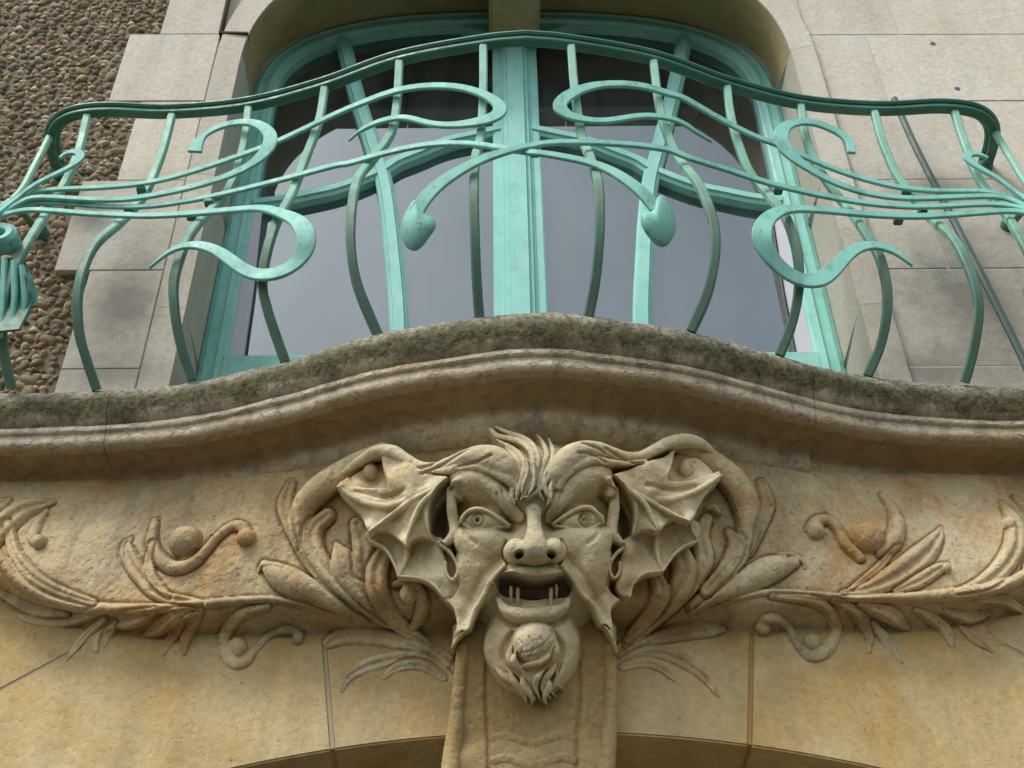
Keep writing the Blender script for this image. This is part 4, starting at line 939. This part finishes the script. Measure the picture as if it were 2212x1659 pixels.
MK.sheet(e, [(*EL(1330, 510), 85), (*EL(1000, 450), 45), (*EL(620, 310), 0), (*EL(170, 580), 18), (*EL(300, 500), -15), (*EL(390, 830), 5), (*EL(470, 1000), 30), (*EL(640, 1000), 10), (*EL(830, 1130), 45), (*EL(980, 1060), 30), (*EL(1050, 860), 50), (*EL(1150, 620), 70), (*EL(700, 700), 22), (*EL(900, 660), 45), (*EL(700, 880), 12), (*EL(930, 900), 25)], earL, edge=.005)
ms(EL, [(1320, 520, 30, 70), (1150, 560, 38, 55), (950, 630, 40, 38), (780, 730, 40, 28), (600, 765, 36, 20), (400, 715, 32, 14), (260, 640, 26, 14), (170, 575, 16, 16)], earL, kz=.9, k=.004)
ms(EL, [(1100, 590, 18, 60), (900, 690, 24, 42), (720, 820, 24, 30), (580, 920, 20, 28), (470, 1002, 10, 30)], earL, kz=.9, k=.005)
ms(EL, [(1200, 580, 18, 70), (1060, 650, 26, 56), (950, 770, 26, 46), (880, 920, 24, 44), (835, 1060, 18, 46), (826, 1145, 8, 46)], earL, kz=.9, k=.005)
ms(EL, [(1230, 570, 14, 74), (1110, 680, 20, 62), (1050, 820, 20, 54), (1035, 980, 16, 46), (1080, 1090, 8, 40)], earL, kz=.9)
MK.cut([(*EL(800, 620), 5), (*EL(640, 680), 6), (*EL(480, 640), 6), (*EL(330, 600), 4)], 8, w=20)
MK.sheet([EL(*q) for q in [(270, 480), (420, 370), (585, 295), (630, 440), (675, 620), (520, 630), (360, 590)]], [(*EL(400, 450), -45), (*EL(560, 330), -60), (*EL(640, 600), -25), (*EL(380, 580), -20), (*EL(500, 500), -55)], earL, edge=.006, mode='min')
MK.dome(*EL(485, 430), 17, 19, earL, w=-52, hz=26)
# right ear
e = [ER(*q) for q in [(1560, 890), (1575, 1090), (1440, 1150), (1340, 1235), (1240, 1385), (1090, 1400), (960, 1500), (930, 1640), (800, 1560), (800, 1300), (860, 1080), (1190, 960)]]
MK.sheet(e, [(*ER(1560, 1090), -30), (*ER(1240, 1380), 5), (*ER(1180, 1180), -25), (*ER(1050, 1250), -15), (*ER(960, 1580), 20), (*ER(900, 1200), 25), (*ER(850, 1450), 35), (*ER(1380, 1150), -40)], earR, edge=.006)
ms(ER, [(1510, 920, 12, -14), (1530, 1010, 14, -20), (1570, 1088, 12, -24), (1440, 1148, 18, -20), (1340, 1232, 18, -8), (1242, 1382, 12, 8)], earR); ms(ER, [(1240, 1382, 12, 8), (1090, 1398, 16, 8), (1010, 1440, 16, 12), (950, 1510, 16, 18), (925, 1630, 12, 22)], earR)
ms(ER, [(1190, 1000, 20, 0), (1180, 1110, 24, -2), (1200, 1260, 22, 4), (1240, 1380, 10, 8)], earR, kz=.7, k=.006)
e = [ER(*q) for q in [(680, 500), (1000, 370), (1240, 290), (1345, 225), (1480, 215), (1640, 300), (1805, 465), (1700, 590), (1600, 740), (1545, 860), (1500, 905), (1400, 880), (1290, 915), (1200, 1005), (1120, 985), (1040, 995), (960, 1035), (965, 900), (930, 760), (830, 600)]]
MK.sheet(e, [(*ER(680, 500), 85), (*ER(1000, 400), 45), (*ER(1340, 250), 0), (*ER(1800, 470), 18), (*ER(1680, 340), -15), (*ER(1600, 740), 5), (*ER(1490, 900), 30), (*ER(1380, 890), 10), (*ER(1200, 990), 45), (*ER(1060, 1000), 30), (*ER(950, 800), 50), (*ER(840, 590), 70), (*ER(1280, 650), 22), (*ER(1100, 600), 45), (*ER(1300, 820), 12), (*ER(1080, 820), 25)], earR, edge=.005)
ms(ER, [(690, 510, 30, 70), (850, 550, 38, 55), (1000, 610, 40, 38), (1150, 690, 40, 28), (1300, 700, 36, 20), (1480, 650, 32, 14), (1660, 560, 26, 14), (1800, 468, 16, 16)], earR, kz=.9, k=.004)
ms(ER, [(900, 580, 18, 60), (1060, 680, 24, 42), (1220, 770, 24, 30), (1370, 850, 20, 28), (1500, 900, 10, 30)], earR, kz=.9, k=.005)
ms(ER, [(800, 560, 18, 70), (960, 640, 26, 56), (1080, 750, 26, 46), (1140, 870, 24, 44), (1185, 950, 18, 46), (1202, 1000, 8, 46)], earR, kz=.9, k=.005)
ms(ER, [(760, 555, 14, 74), (880, 660, 20, 62), (950, 790, 20, 54), (972, 920, 16, 46), (960, 1030, 8, 40)], earR, kz=.9)
MK.cut([(*ER(1080, 580), 5), (*ER(1250, 600), 6), (*ER(1400, 610), 6), (*ER(1560, 560), 4)], 8, w=20)
MK.sheet([ER(*q) for q in [(1345, 235), (1480, 225), (1630, 310), (1770, 450), (1600, 510), (1440, 570), (1260, 560), (1300, 400)]], [(*ER(1600, 400), -45), (*ER(1400, 280), -60), (*ER(1300, 520), -25), (*ER(1600, 490), -20), (*ER(1440, 420), -55)], earR, edge=.006, mode='min')
MK.dome(*ER(1470, 400), 19, 21, earR, w=-52, hz=28); MK.cut([(*ER(1540, 330), 3), (*ER(1500, 350), 3), (*ER(1520, 400), 3)], 9, w=-30)
# hollows between face and ears, ear lobes
MK.sheet([EL(*q) for q in [(1320, 530), (1190, 590), (1090, 710), (1050, 860), (1060, 1010), (1120, 1090), (1200, 1010), (1245, 800), (1260, 640)]], [(*EL(1130, 900), -40), (*EL(1200, 700), -10), (*EL(1140, 1060), -15), (*EL(1080, 850), -20), (*EL(1220, 850), -25)], earL, edge=.007, mode='min')
MK.sheet([ER(*q) for q in [(700, 515), (830, 610), (925, 760), (955, 900), (945, 1010), (880, 1080), (810, 1040), (765, 880), (765, 680)]], [(*ER(870, 900), -40), (*ER(800, 680), -10), (*ER(880, 1040), -15), (*ER(920, 850), -20), (*ER(790, 850), -25)], earR, edge=.007, mode='min')
# brows, cheeks, sockets
MK.dome(*F1(470, 590), 64, 44, face, w=46, hz=34, k=.025, rot=-.2); MK.dome(*F1(1520, 580), 64, 44, face, w=46, hz=34, k=.025, rot=.2)
MK.dome(*F1(1020, 700), 62, 62, face, w=52, hz=48, k=.025)
for L in ([(262, 700, 64, 60), (300, 630, 64, 64), (400, 580, 84, 70), (520, 600, 98, 74), (630, 675, 92, 80), (730, 790, 76, 84), (810, 890, 60, 88), (880, 950, 46, 88)],
          [(1790, 700, 64, 60), (1740, 615, 64, 64), (1640, 560, 84, 70), (1500, 580, 98, 74), (1380, 665, 92, 80), (1295, 780, 76, 84), (1230, 880, 60, 88), (1180, 945, 46, 88)]):
    ms(F1, L, face, kz=.6, k=.016)
MK.blur(*F1(480, 580), 75, 62, 6, w=95); MK.blur(*F1(1510, 570), 75, 62, 6, w=95)
for L in ([(705, 700), (735, 800), (800, 930)], [(1300, 700), (1275, 800), (1225, 920)], [(650, 720), (690, 830), (760, 960)]): MK.cut([(*F1(*q), 3.2) for q in L], 5, w=98)
MK.gauss(*F1(275, 680), 9, 12, -22, w=80); MK.gauss(*F1(1730, 650), 10, 14, -24, w=80)
MK.dome(*F1(500, 1190), 60, 45, face, w=44, hz=34, k=.025); MK.dome(*F1(1530, 1190), 60, 45, face, w=44, hz=34, k=.025)
ms(F1, [(190, 700, 50, 40), (200, 900, 55, 45), (230, 1100, 60, 45), (150, 1210, 40, 42), (70, 1215, 14, 46)], face, k=.01); ms(F1, [(1830, 700, 50, 40), (1830, 900, 55, 45), (1800, 1100, 60, 45), (1880, 1200, 40, 42), (1930, 1215, 14, 46)], face, k=.01)
MK.gauss(*F1(500, 960), 58, 21, -34, rot=-.05, w=75); MK.gauss(*F1(1500, 950), 58, 21, -34, rot=.05, w=75)
MK.gauss(*F1(790, 1010), 22, 20, -34, w=90); MK.gauss(*F1(1195, 1000), 22, 20, -34, w=90)
MK.cut([(*F1(285, 950), 5), (*F1(340, 860), 6), (*F1(450, 800), 7), (*F1(600, 825), 7), (*F1(720, 910), 6), (*F1(790, 980), 5)], 10, w=78)
MK.cut([(*F1(1730, 940), 6), (*F1(1680, 850), 9), (*F1(1580, 780), 9), (*F1(1460, 800), 7), (*F1(1340, 880), 6), (*F1(1260, 970), 5)], 11, w=78)
# eyes with carved iris, lids
MK.dome(*F1(520, 1005), 52, 23, eyeL, w=46, hz=31, rot=-.12, k=.001); MK.dome(*F1(1490, 1000), 52, 24, eyeR, w=46, hz=31, rot=.1, k=.001)
def ringcut(x, y, r, wd, dep, w_): MK.cut([(x + r * math.cos(t), y + r * math.sin(t), wd) for t in np.linspace(0, 2 * math.pi, 14)], dep, w=w_, n=3)
ringcut(*F1(462, 985), 12.5, 2.6, 7, 74); MK.gauss(*F1(455, 985), 5.0, 5.0, -22, w=74)
ringcut(*F1(1535, 990), 13, 3.0, 8, 74); MK.cut([(*F1(1500, 930), 2.6), (*F1(1490, 1000), 2.8), (*F1(1530, 1035), 2.6), (*F1(1570, 990), 2.4), (*F1(1545, 955), 2)], 9, w=74); MK.gauss(*F1(1528, 985), 4.5, 4.5, -18, w=74)
for L in ([(285, 1010, 16, 66), (335, 925, 20, 73), (430, 880, 23, 77), (550, 900, 23, 78), (670, 975, 22, 75), (780, 1040, 16, 68)], [(1215, 1025, 16, 68), (1340, 945, 22, 75), (1480, 872, 23, 78), (1590, 866, 23, 77), (1675, 935, 20, 73), (1720, 1010, 16, 66)]): ms(F1, L, face, kz=1.0, k=.002)
for L in ([(310, 1020, 14, 62), (420, 1090, 18, 64), (560, 1085, 18, 64), (680, 1058, 14, 64), (760, 1050, 10, 66)], [(1230, 1040, 10, 66), (1340, 1065, 14, 64), (1460, 1095, 18, 64), (1580, 1085, 18, 64), (1690, 1020, 14, 62)]): ms(F1, L, face, kz=1.0, k=.003)
MK.cut([(*F1(310, 1050), 4), (*F1(360, 1150), 5), (*F1(440, 1230), 5)], 5, w=75); MK.cut([(*F1(1700, 1050), 4), (*F1(1650, 1150), 5), (*F1(1570, 1220), 5)], 5, w=75)
# nose
ms(F1, [(1020, 900, 80, 88), (1025, 980, 68, 96), (1030, 1080, 78, 106), (1032, 1180, 105, 116), (1032, 1270, 120, 120)], face, kz=1.0, k=.010)
MK.dome(*F1(1030, 1310), 42, 28, face, w=100, hz=40, k=.022)
MK.dome(*F1(845, 1310), 28, 27, face, w=74, hz=50, p=2.4, k=.018); MK.dome(*F1(1215, 1300), 28, 27, face, w=74, hz=50, p=2.4, k=.018)
for qx, qy in ((874, 1394), (1182, 1392)):
    MK.sheet([(F1(qx, qy)[0] + 11.5 * math.cos(t), F1(qx, qy)[1] + 9 * math.sin(t)) for t in np.linspace(0, 2 * math.pi, 9)[:-1]], [(*F1(qx, qy), 40), (*F1(qx + 20, qy), 40)], None, edge=.006, mode='min')
MK.cut([(*F1(740, 1200), 4), (*F1(720, 1310), 5), (*F1(760, 1420), 5)], 14, w=85); MK.cut([(*F1(1300, 1190), 4), (*F1(1325, 1300), 5), (*F1(1290, 1420), 5)], 14, w=85)
# muzzle, lips, mouth
MK.dome(1150, 1252, 96, 44, face, w=20, hz=66, p=2.4, k=.014)
ms(F5, [(690, 285, 34, 62), (800, 235, 50, 74), (960, 195, 66, 82), (1130, 200, 80, 86), (1300, 205, 66, 82), (1420, 235, 50, 74), (1500, 290, 34, 62)], face, kz=1.0, k=.006)
MK.sheet([F5(*q) for q in [(690, 330), (800, 285), (900, 290), (1000, 325), (1130, 340), (1270, 318), (1370, 285), (1440, 285), (1500, 330), (1470, 470), (1400, 515), (1260, 525), (1080, 548), (930, 520), (780, 490)]], [(*F5(x, y), -70) for x in (800, 950, 1100, 1250, 1400) for y in (360, 440)], maw, edge=.007, mode='min')
ms(F5, [(745, 470, 30, 42), (790, 540, 50, 52), (880, 610, 75, 58), (1100, 640, 85, 62), (1300, 605, 75, 58), (1420, 550, 50, 52), (1475, 470, 30, 42)], face, kz=.95, k=.005)
MK.cut([(*F5(760, 640), 7), (*F5(900, 730), 8), (*F5(1100, 735), 8), (*F5(1320, 715), 8), (*F5(1450, 620), 7)], 14, w=45)
# chin ball and beard
MK.dome(*F5(1120, 920), 50, 46, beard, w=36, hz=56, p=2.3, k=.006); MK.dome(*F5(1130, 1150), 46, 46, beard, w=10, hz=44, p=2.2, k=.008)
MK.cut([(*F5(890, 800), 5), (*F5(830, 920), 8), (*F5(800, 1050), 8), (*F5(850, 1130), 6)], 15, w=55); MK.cut([(*F5(1310, 800), 5), (*F5(1390, 920), 7), (*F5(1400, 1020), 8), (*F5(1340, 1130), 7)], 19, w=55)
bs = [[(880, 930, 30, 50), (860, 1080, 34, 44), (930, 1200, 30, 40), (1040, 1330, 24, 34), (1130, 1490, 8, 24)], [(920, 1000, 26, 62), (910, 1110, 30, 54), (990, 1220, 28, 44), (1090, 1330, 22, 36), (1150, 1440, 8, 28)],
      [(1340, 900, 22, 60), (1350, 1000, 30, 54), (1290, 1110, 32, 50), (1180, 1190, 30, 46), (1040, 1190, 20, 42), (960, 1270, 8, 36)], [(1300, 980, 26, 70), (1230, 1080, 30, 66), (1100, 1130, 26, 60), (990, 1160, 18, 52), (940, 1220, 6, 44)],
      [(1360, 1080, 22, 46), (1300, 1200, 28, 44), (1220, 1310, 26, 40), (1210, 1410, 20, 34), (1290, 1480, 6, 26)], [(1240, 1170, 22, 50), (1150, 1270, 26, 46), (1130, 1380, 20, 38), (1180, 1500, 6, 26)],
      [(1420, 1100, 18, 30), (1400, 1220, 24, 30), (1330, 1320, 20, 28), (1420, 1390, 6, 20)], [(700, 1150, 26, 10), (800, 1260, 30, 14), (920, 1340, 26, 20), (1060, 1450, 12, 20)]]
bs += [[(980, 1240, 26, 40), (1010, 1360, 30, 34), (1090, 1470, 22, 26), (1100, 1540, 8, 14)], [(1260, 1260, 26, 40), (1270, 1370, 28, 34), (1220, 1480, 20, 26), (1250, 1550, 6, 14)], [(860, 1160, 28, 30), (900, 1300, 30, 28), (1000, 1430, 22, 22), (1040, 1510, 6, 14)], [(1350, 1180, 26, 30), (1350, 1300, 26, 28), (1290, 1400, 20, 22), (1340, 1470, 6, 14)]]
for L in bs: ms(F5, [(a, b, c * (.3 if i == 0 else 1.2), d + (8 if i == 0 else 19 - 6 * i)) for i, (a, b, c, d) in enumerate(L)], beard, kz=.95, k=.004)
for L in ([(1330, 900), (1240, 1000), (1090, 1060), (960, 1070)], [(1340, 960), (1250, 1050), (1100, 1100), (980, 1110)], [(1290, 850), (1190, 950), (1060, 1010), (930, 1020)], [(960, 880), (1000, 960), (960, 1080)], [(1060, 860), (1110, 960), (1060, 1090)], [(1180, 860), (1210, 960), (1150, 1080)], [(1270, 900), (1270, 980), (1200, 1070)]): MK.cut([(*F5(*q), 2.2) for q in L], 3, w=80)
# jaw folds and dark side of the jaw
ms(F5, [(900, 730, 60, 10), (740, 790, 80, 8), (670, 920, 80, 6), (690, 1080, 70, 4), (790, 1220, 50, 6), (920, 1330, 30, 10)], face, kz=.8, k=.012); ms(F5, [(1330, 730, 60, 10), (1450, 790, 80, 8), (1510, 900, 74, 6), (1490, 1020, 60, 4), (1420, 1130, 40, 6)], face, kz=.8, k=.012)
# hanging cheek flaps with torn edges
MK.dome(1030, 1238, 46, 70, face, w=10, hz=66, rot=.25, p=2.4, k=.03); MK.dome(1278, 1234, 46, 70, face, w=10, hz=66, rot=-.25, p=2.4, k=.03)
fl = [F5(*q) for q in [(830, 120), (740, 190), (655, 280), (620, 390), (560, 450), (500, 560), (465, 650), (430, 785), (365, 785), (310, 860), (255, 975), (275, 860), (310, 740), (300, 640), (265, 530), (170, 455), (260, 440), (330, 330), (400, 130), (560, -40), (740, -20)]]
MK.sheet(fl, [(*F5(820, 120), 74), (*F5(655, 280), 66), (*F5(560, 450), 58), (*F5(430, 770), 42), (*F5(260, 960), 18), (*F5(300, 640), 30), (*F5(180, 460), 18), (*F5(400, 250), 52), (*F5(430, 500), 40), (*F5(600, 60), 56), (*F5(740, 20), 60)], face, edge=.004, k=.012)
ms(F5, [(800, 130, 20, 70), (660, 270, 30, 64), (600, 410, 34, 56), (500, 580, 32, 46), (440, 760, 22, 36)], face, kz=.9, k=.006); ms(F5, [(400, 790, 10, 34), (330, 850, 20, 26), (262, 965, 12, 14)], face)
fr_ = [F5(*q) for q in [(1390, 110), (1470, 170), (1535, 260), (1590, 370), (1640, 420), (1730, 475), (1780, 590), (1810, 725), (1865, 725), (1920, 810), (1965, 920), (1985, 1060), (1955, 900), (1935, 740), (1915, 590), (1940, 520), (2010, 470), (1930, 400), (1880, 300), (1790, 100), (1640, -40), (1480, -20)]]
MK.sheet(fr_, [(*F5(1400, 110), 74), (*F5(1530, 260), 66), (*F5(1640, 430), 58), (*F5(1800, 710), 42), (*F5(1970, 1000), 14), (*F5(1920, 620), 30), (*F5(2000, 470), 18), (*F5(1800, 250), 52), (*F5(1780, 480), 40), (*F5(1600, 60), 56), (*F5(1480, 20), 60)], face, edge=.004, k=.012)
ms(F5, [(1410, 120, 20, 70), (1530, 260, 30, 64), (1620, 410, 34, 56), (1740, 540, 32, 46), (1810, 710, 22, 36)], face, kz=.9, k=.006); ms(F5, [(1850, 740, 10, 34), (1920, 840, 20, 26), (1975, 1000, 12, 10)], face)
MK.blur(1008, 1222, 62, 50, 8); MK.blur(1298, 1220, 62, 50, 8)
MK.gauss(1012, 1268, 26, 46, -22, rot=.3, w=55); MK.gauss(1298, 1264, 26, 46, -22, rot=-.3, w=55)
for L in ([(760, 60), (620, 190), (500, 380), (420, 560), (370, 720)], [(1460, 50), (1590, 180), (1700, 360), (1810, 540), (1870, 660)]): MK.cut([(*F5(*q), 9) for q in L], 9, w=55)
ms(F5, [(800, 125, 22, 76), (665, 270, 24, 68), (600, 405, 26, 60), (505, 575, 24, 50), (440, 760, 16, 40)], face, kz=.9, k=.008); ms(F5, [(1405, 115, 22, 76), (1525, 258, 24, 68), (1622, 412, 26, 60), (1745, 540, 24, 50), (1812, 710, 16, 40)], face, kz=.9, k=.008)
# ear lobes
for fn, pts, h in ((EL, [(1150, 1130), (1235, 1190), (1300, 1290), (1320, 1390), (1270, 1470), (1210, 1400), (1205, 1300)], earL), (ER, [(860, 1160), (790, 1220), (740, 1310), (740, 1400), (780, 1450), (825, 1390), (830, 1300)], earR)):
    MK.sheet([fn(*q) for q in pts], [(*fn(*pts[k_]), 0) for k_ in (1, 3, 5)], h, edge=.006, mode='min')
    ms(fn, [(*p, 16, 44 - 2 * i) for i, p in enumerate(pts)], face, k=.004)
# horns rolling out from the forehead
for fn, L, h in ((EL, [(1830, 520, 60, 86), (1800, 410, 105, 88), (1690, 330, 140, 80), (1540, 290, 120, 72), (1380, 310, 88, 64), (1230, 355, 64, 54), (1080, 388, 50, 42), (950, 370, 46, 28), (830, 310, 54, 14), (700, 235, 62, 2), (540, 235, 60, -14), (380, 330, 50, -34), (240, 430, 30, -60), (150, 500, 10, -80)], hornL),
                 (ER, [(190, 560, 60, 86), (230, 445, 100, 88), (330, 310, 120, 80), (470, 235, 104, 72), (620, 220, 80, 62), (760, 255, 62, 52), (900, 290, 52, 40), (1030, 280, 50, 28), (1160, 220, 56, 14), (1300, 150, 60, 2), (1450, 120, 58, -14), (1600, 150, 48, -34), (1720, 240, 30, -60), (1800, 320, 10, -80)], hornR)):
    ms(fn, L, h, kz=.85, k=.005)
ms(EL, [(1880, 580, 30, 96), (1780, 490, 50, 96), (1640, 420, 50, 88), (1480, 385, 46, 78), (1330, 390, 40, 68), (1180, 425, 34, 56), (1020, 412, 22, 42)], hornL, kz=.8, k=.004)
ms(ER, [(250, 580, 30, 96), (300, 465, 46, 94), (420, 375, 46, 86), (580, 322, 44, 76), (740, 345, 36, 64), (900, 352, 28, 50), (1080, 330, 18, 34)], hornR, kz=.8, k=.004)
for L in ([(1420, 200), (1300, 260), (1150, 340), (960, 400)], [(1140, 260), (1060, 320), (930, 340)], [(1640, 280), (1500, 330), (1330, 360)]): MK.cut([(*EL(*q), 3.2) for q in L], 7, w=95)
for L in ([(700, 180), (820, 240), (960, 300), (1080, 300)], [(480, 150), (620, 190), (700, 230)], [(430, 250), (560, 250), (700, 320)]): MK.cut([(*ER(*q), 3.2) for q in L], 7, w=95)
# forelock
fs = [[(590, 85, 26, -4), (660, 145, 30, 14), (800, 175, 32, 40), (920, 225, 34, 66), (1000, 320, 34, 86), (1010, 450, 34, 96), (960, 600, 32, 100), (930, 720, 26, 102), (890, 790, 12, 100)],
      [(640, 60, 18, -12), (770, 115, 26, 14), (900, 160, 30, 44), (1010, 240, 32, 70), (1065, 370, 32, 88), (1050, 520, 30, 98), (1000, 640, 28, 104), (985, 740, 20, 106), (940, 780, 10, 104)],
      [(650, 185, 14, 20), (790, 260, 26, 48), (890, 345, 30, 74), (930, 450, 30, 88), (900, 580, 30, 96), (865, 700, 28, 100), (850, 790, 14, 98)],
      [(1060, 140, 12, 10), (1120, 230, 26, 50), (1150, 340, 30, 76), (1110, 470, 30, 92), (1075, 600, 28, 102), (1070, 700, 24, 106), (1120, 790, 10, 104)],
      [(1170, 170, 10, 20), (1210, 280, 26, 58), (1205, 380, 28, 78), (1150, 500, 28, 92), (1120, 600, 28, 102), (1145, 710, 26, 106), (1195, 800, 12, 104)],
      [(740, 260, 10, 40), (840, 370, 28, 72), (870, 480, 30, 84), (835, 620, 30, 92), (800, 740, 26, 96), (830, 830, 14, 96)],
      [(1260, 470, 14, 84), (1170, 560, 26, 96), (1090, 670, 26, 106), (1000, 740, 18, 110), (930, 760, 8, 108)], [(1230, 560, 12, 90), (1190, 650, 24, 100), (1190, 750, 24, 104), (1160, 830, 14, 102)],
      [(1020, 420, 16, 112), (1030, 540, 18, 116), (1020, 650, 16, 118), (970, 730, 8, 116)], [(950, 380, 14, 98), (960, 500, 16, 108), (920, 620, 16, 112), (900, 720, 8, 110)]]
for L in fs: ms(F1, L, fore, kz=.9, k=.0022)
MK.W += vnoise(MK.W.shape, (60, 76), 21, 4) * .0014
_e = vnoise(MK.W.shape, (22, 28), 24, 5); MK.W -= np.clip(_e - .22, 0, 1) * .005
# the frieze falls away under the mask; hidden faces are left out
keep = MK.ID > 0
mask = thing('keystone_mask', 'carved stone grotesque head with bat wing ears and open mouth', 'mask', (0, 2.4, 1.1))
MK.W = np.where(keep, np.maximum(MK.W, FLOOR - .004), FLOOR - .012)
mparts = MK.build(MK.names, mask, {'*': M['mask'], 'console': M['console'], 'beard': M['mask']}, 'face', keep)
headpart = max((o for o in mparts if o.name.split('.')[0] == 'face'), key=lambda o: len(o.data.polygons))
for o in mparts:
    if o.name.split('.')[0] in ('eye', 'mouth_cavity'):
        o.parent = headpart; o.location = (0, 0, 0)
for x, y, l, r in ((1104, 1270, 34, 4.0), (1119, 1274, 42, 4.6), (1190, 1274, 40, 4.6), (1202, 1266, 30, 3.6)):
    P0 = O3 + sum(a * b for a, b in zip((*MK.hitw(x, y - 4, .052), .052), (np.array([1, 0, 0]), VV_, NV))); rings = []
    up = MK
    for f, rr in ((0, .7), (.25, 1), (.6, .75), (.9, .3), (1, .08)):
        c = P0 - VV_ * l * .001 * f - NV * .004 * f
        rings.append([c + np.array([1, 0, 0]) * r * .001 * rr * math.cos(t) + NV * r * .001 * rr * math.sin(t) for t in np.linspace(0, 2 * math.pi, 10, endpoint=False)])
    V, F = loft(rings); finish(mesh_np('fang', V, F, M['fang'], headpart), 60)
frz = thing('carved_frieze', 'ochre stone frieze carved with whiplash stems and berries under the balcony', 'frieze', (0, 2.5, 1.4))
# drop frieze faces buried inside the mask
inside = np.zeros(FR.W.shape, bool)
ii = np.clip(((FR.V - MK.v[0]) / MK.res).astype(int), 0, len(MK.v) - 1); jj = np.clip(((FR.U - MK.u[0]) / MK.res).astype(int), 0, len(MK.u) - 1)
inb = (FR.V > MK.v[0]) & (FR.V < MK.v[-1]) & (FR.U > MK.u[0]) & (FR.U < MK.u[-1])
deep = (MK.W - FLOOR)[ii, jj] > .02
plainwall = (np.abs(FR.U) > 1.56) | (FR.ID == 0) & (FR.V < (-.183 * .4226) + (1.50 - 1.55) * .906)
FR.build(FR.names, frz, {'*': M['frieze']}, 'cushion', ~(inb & deep) & ~plainwall)
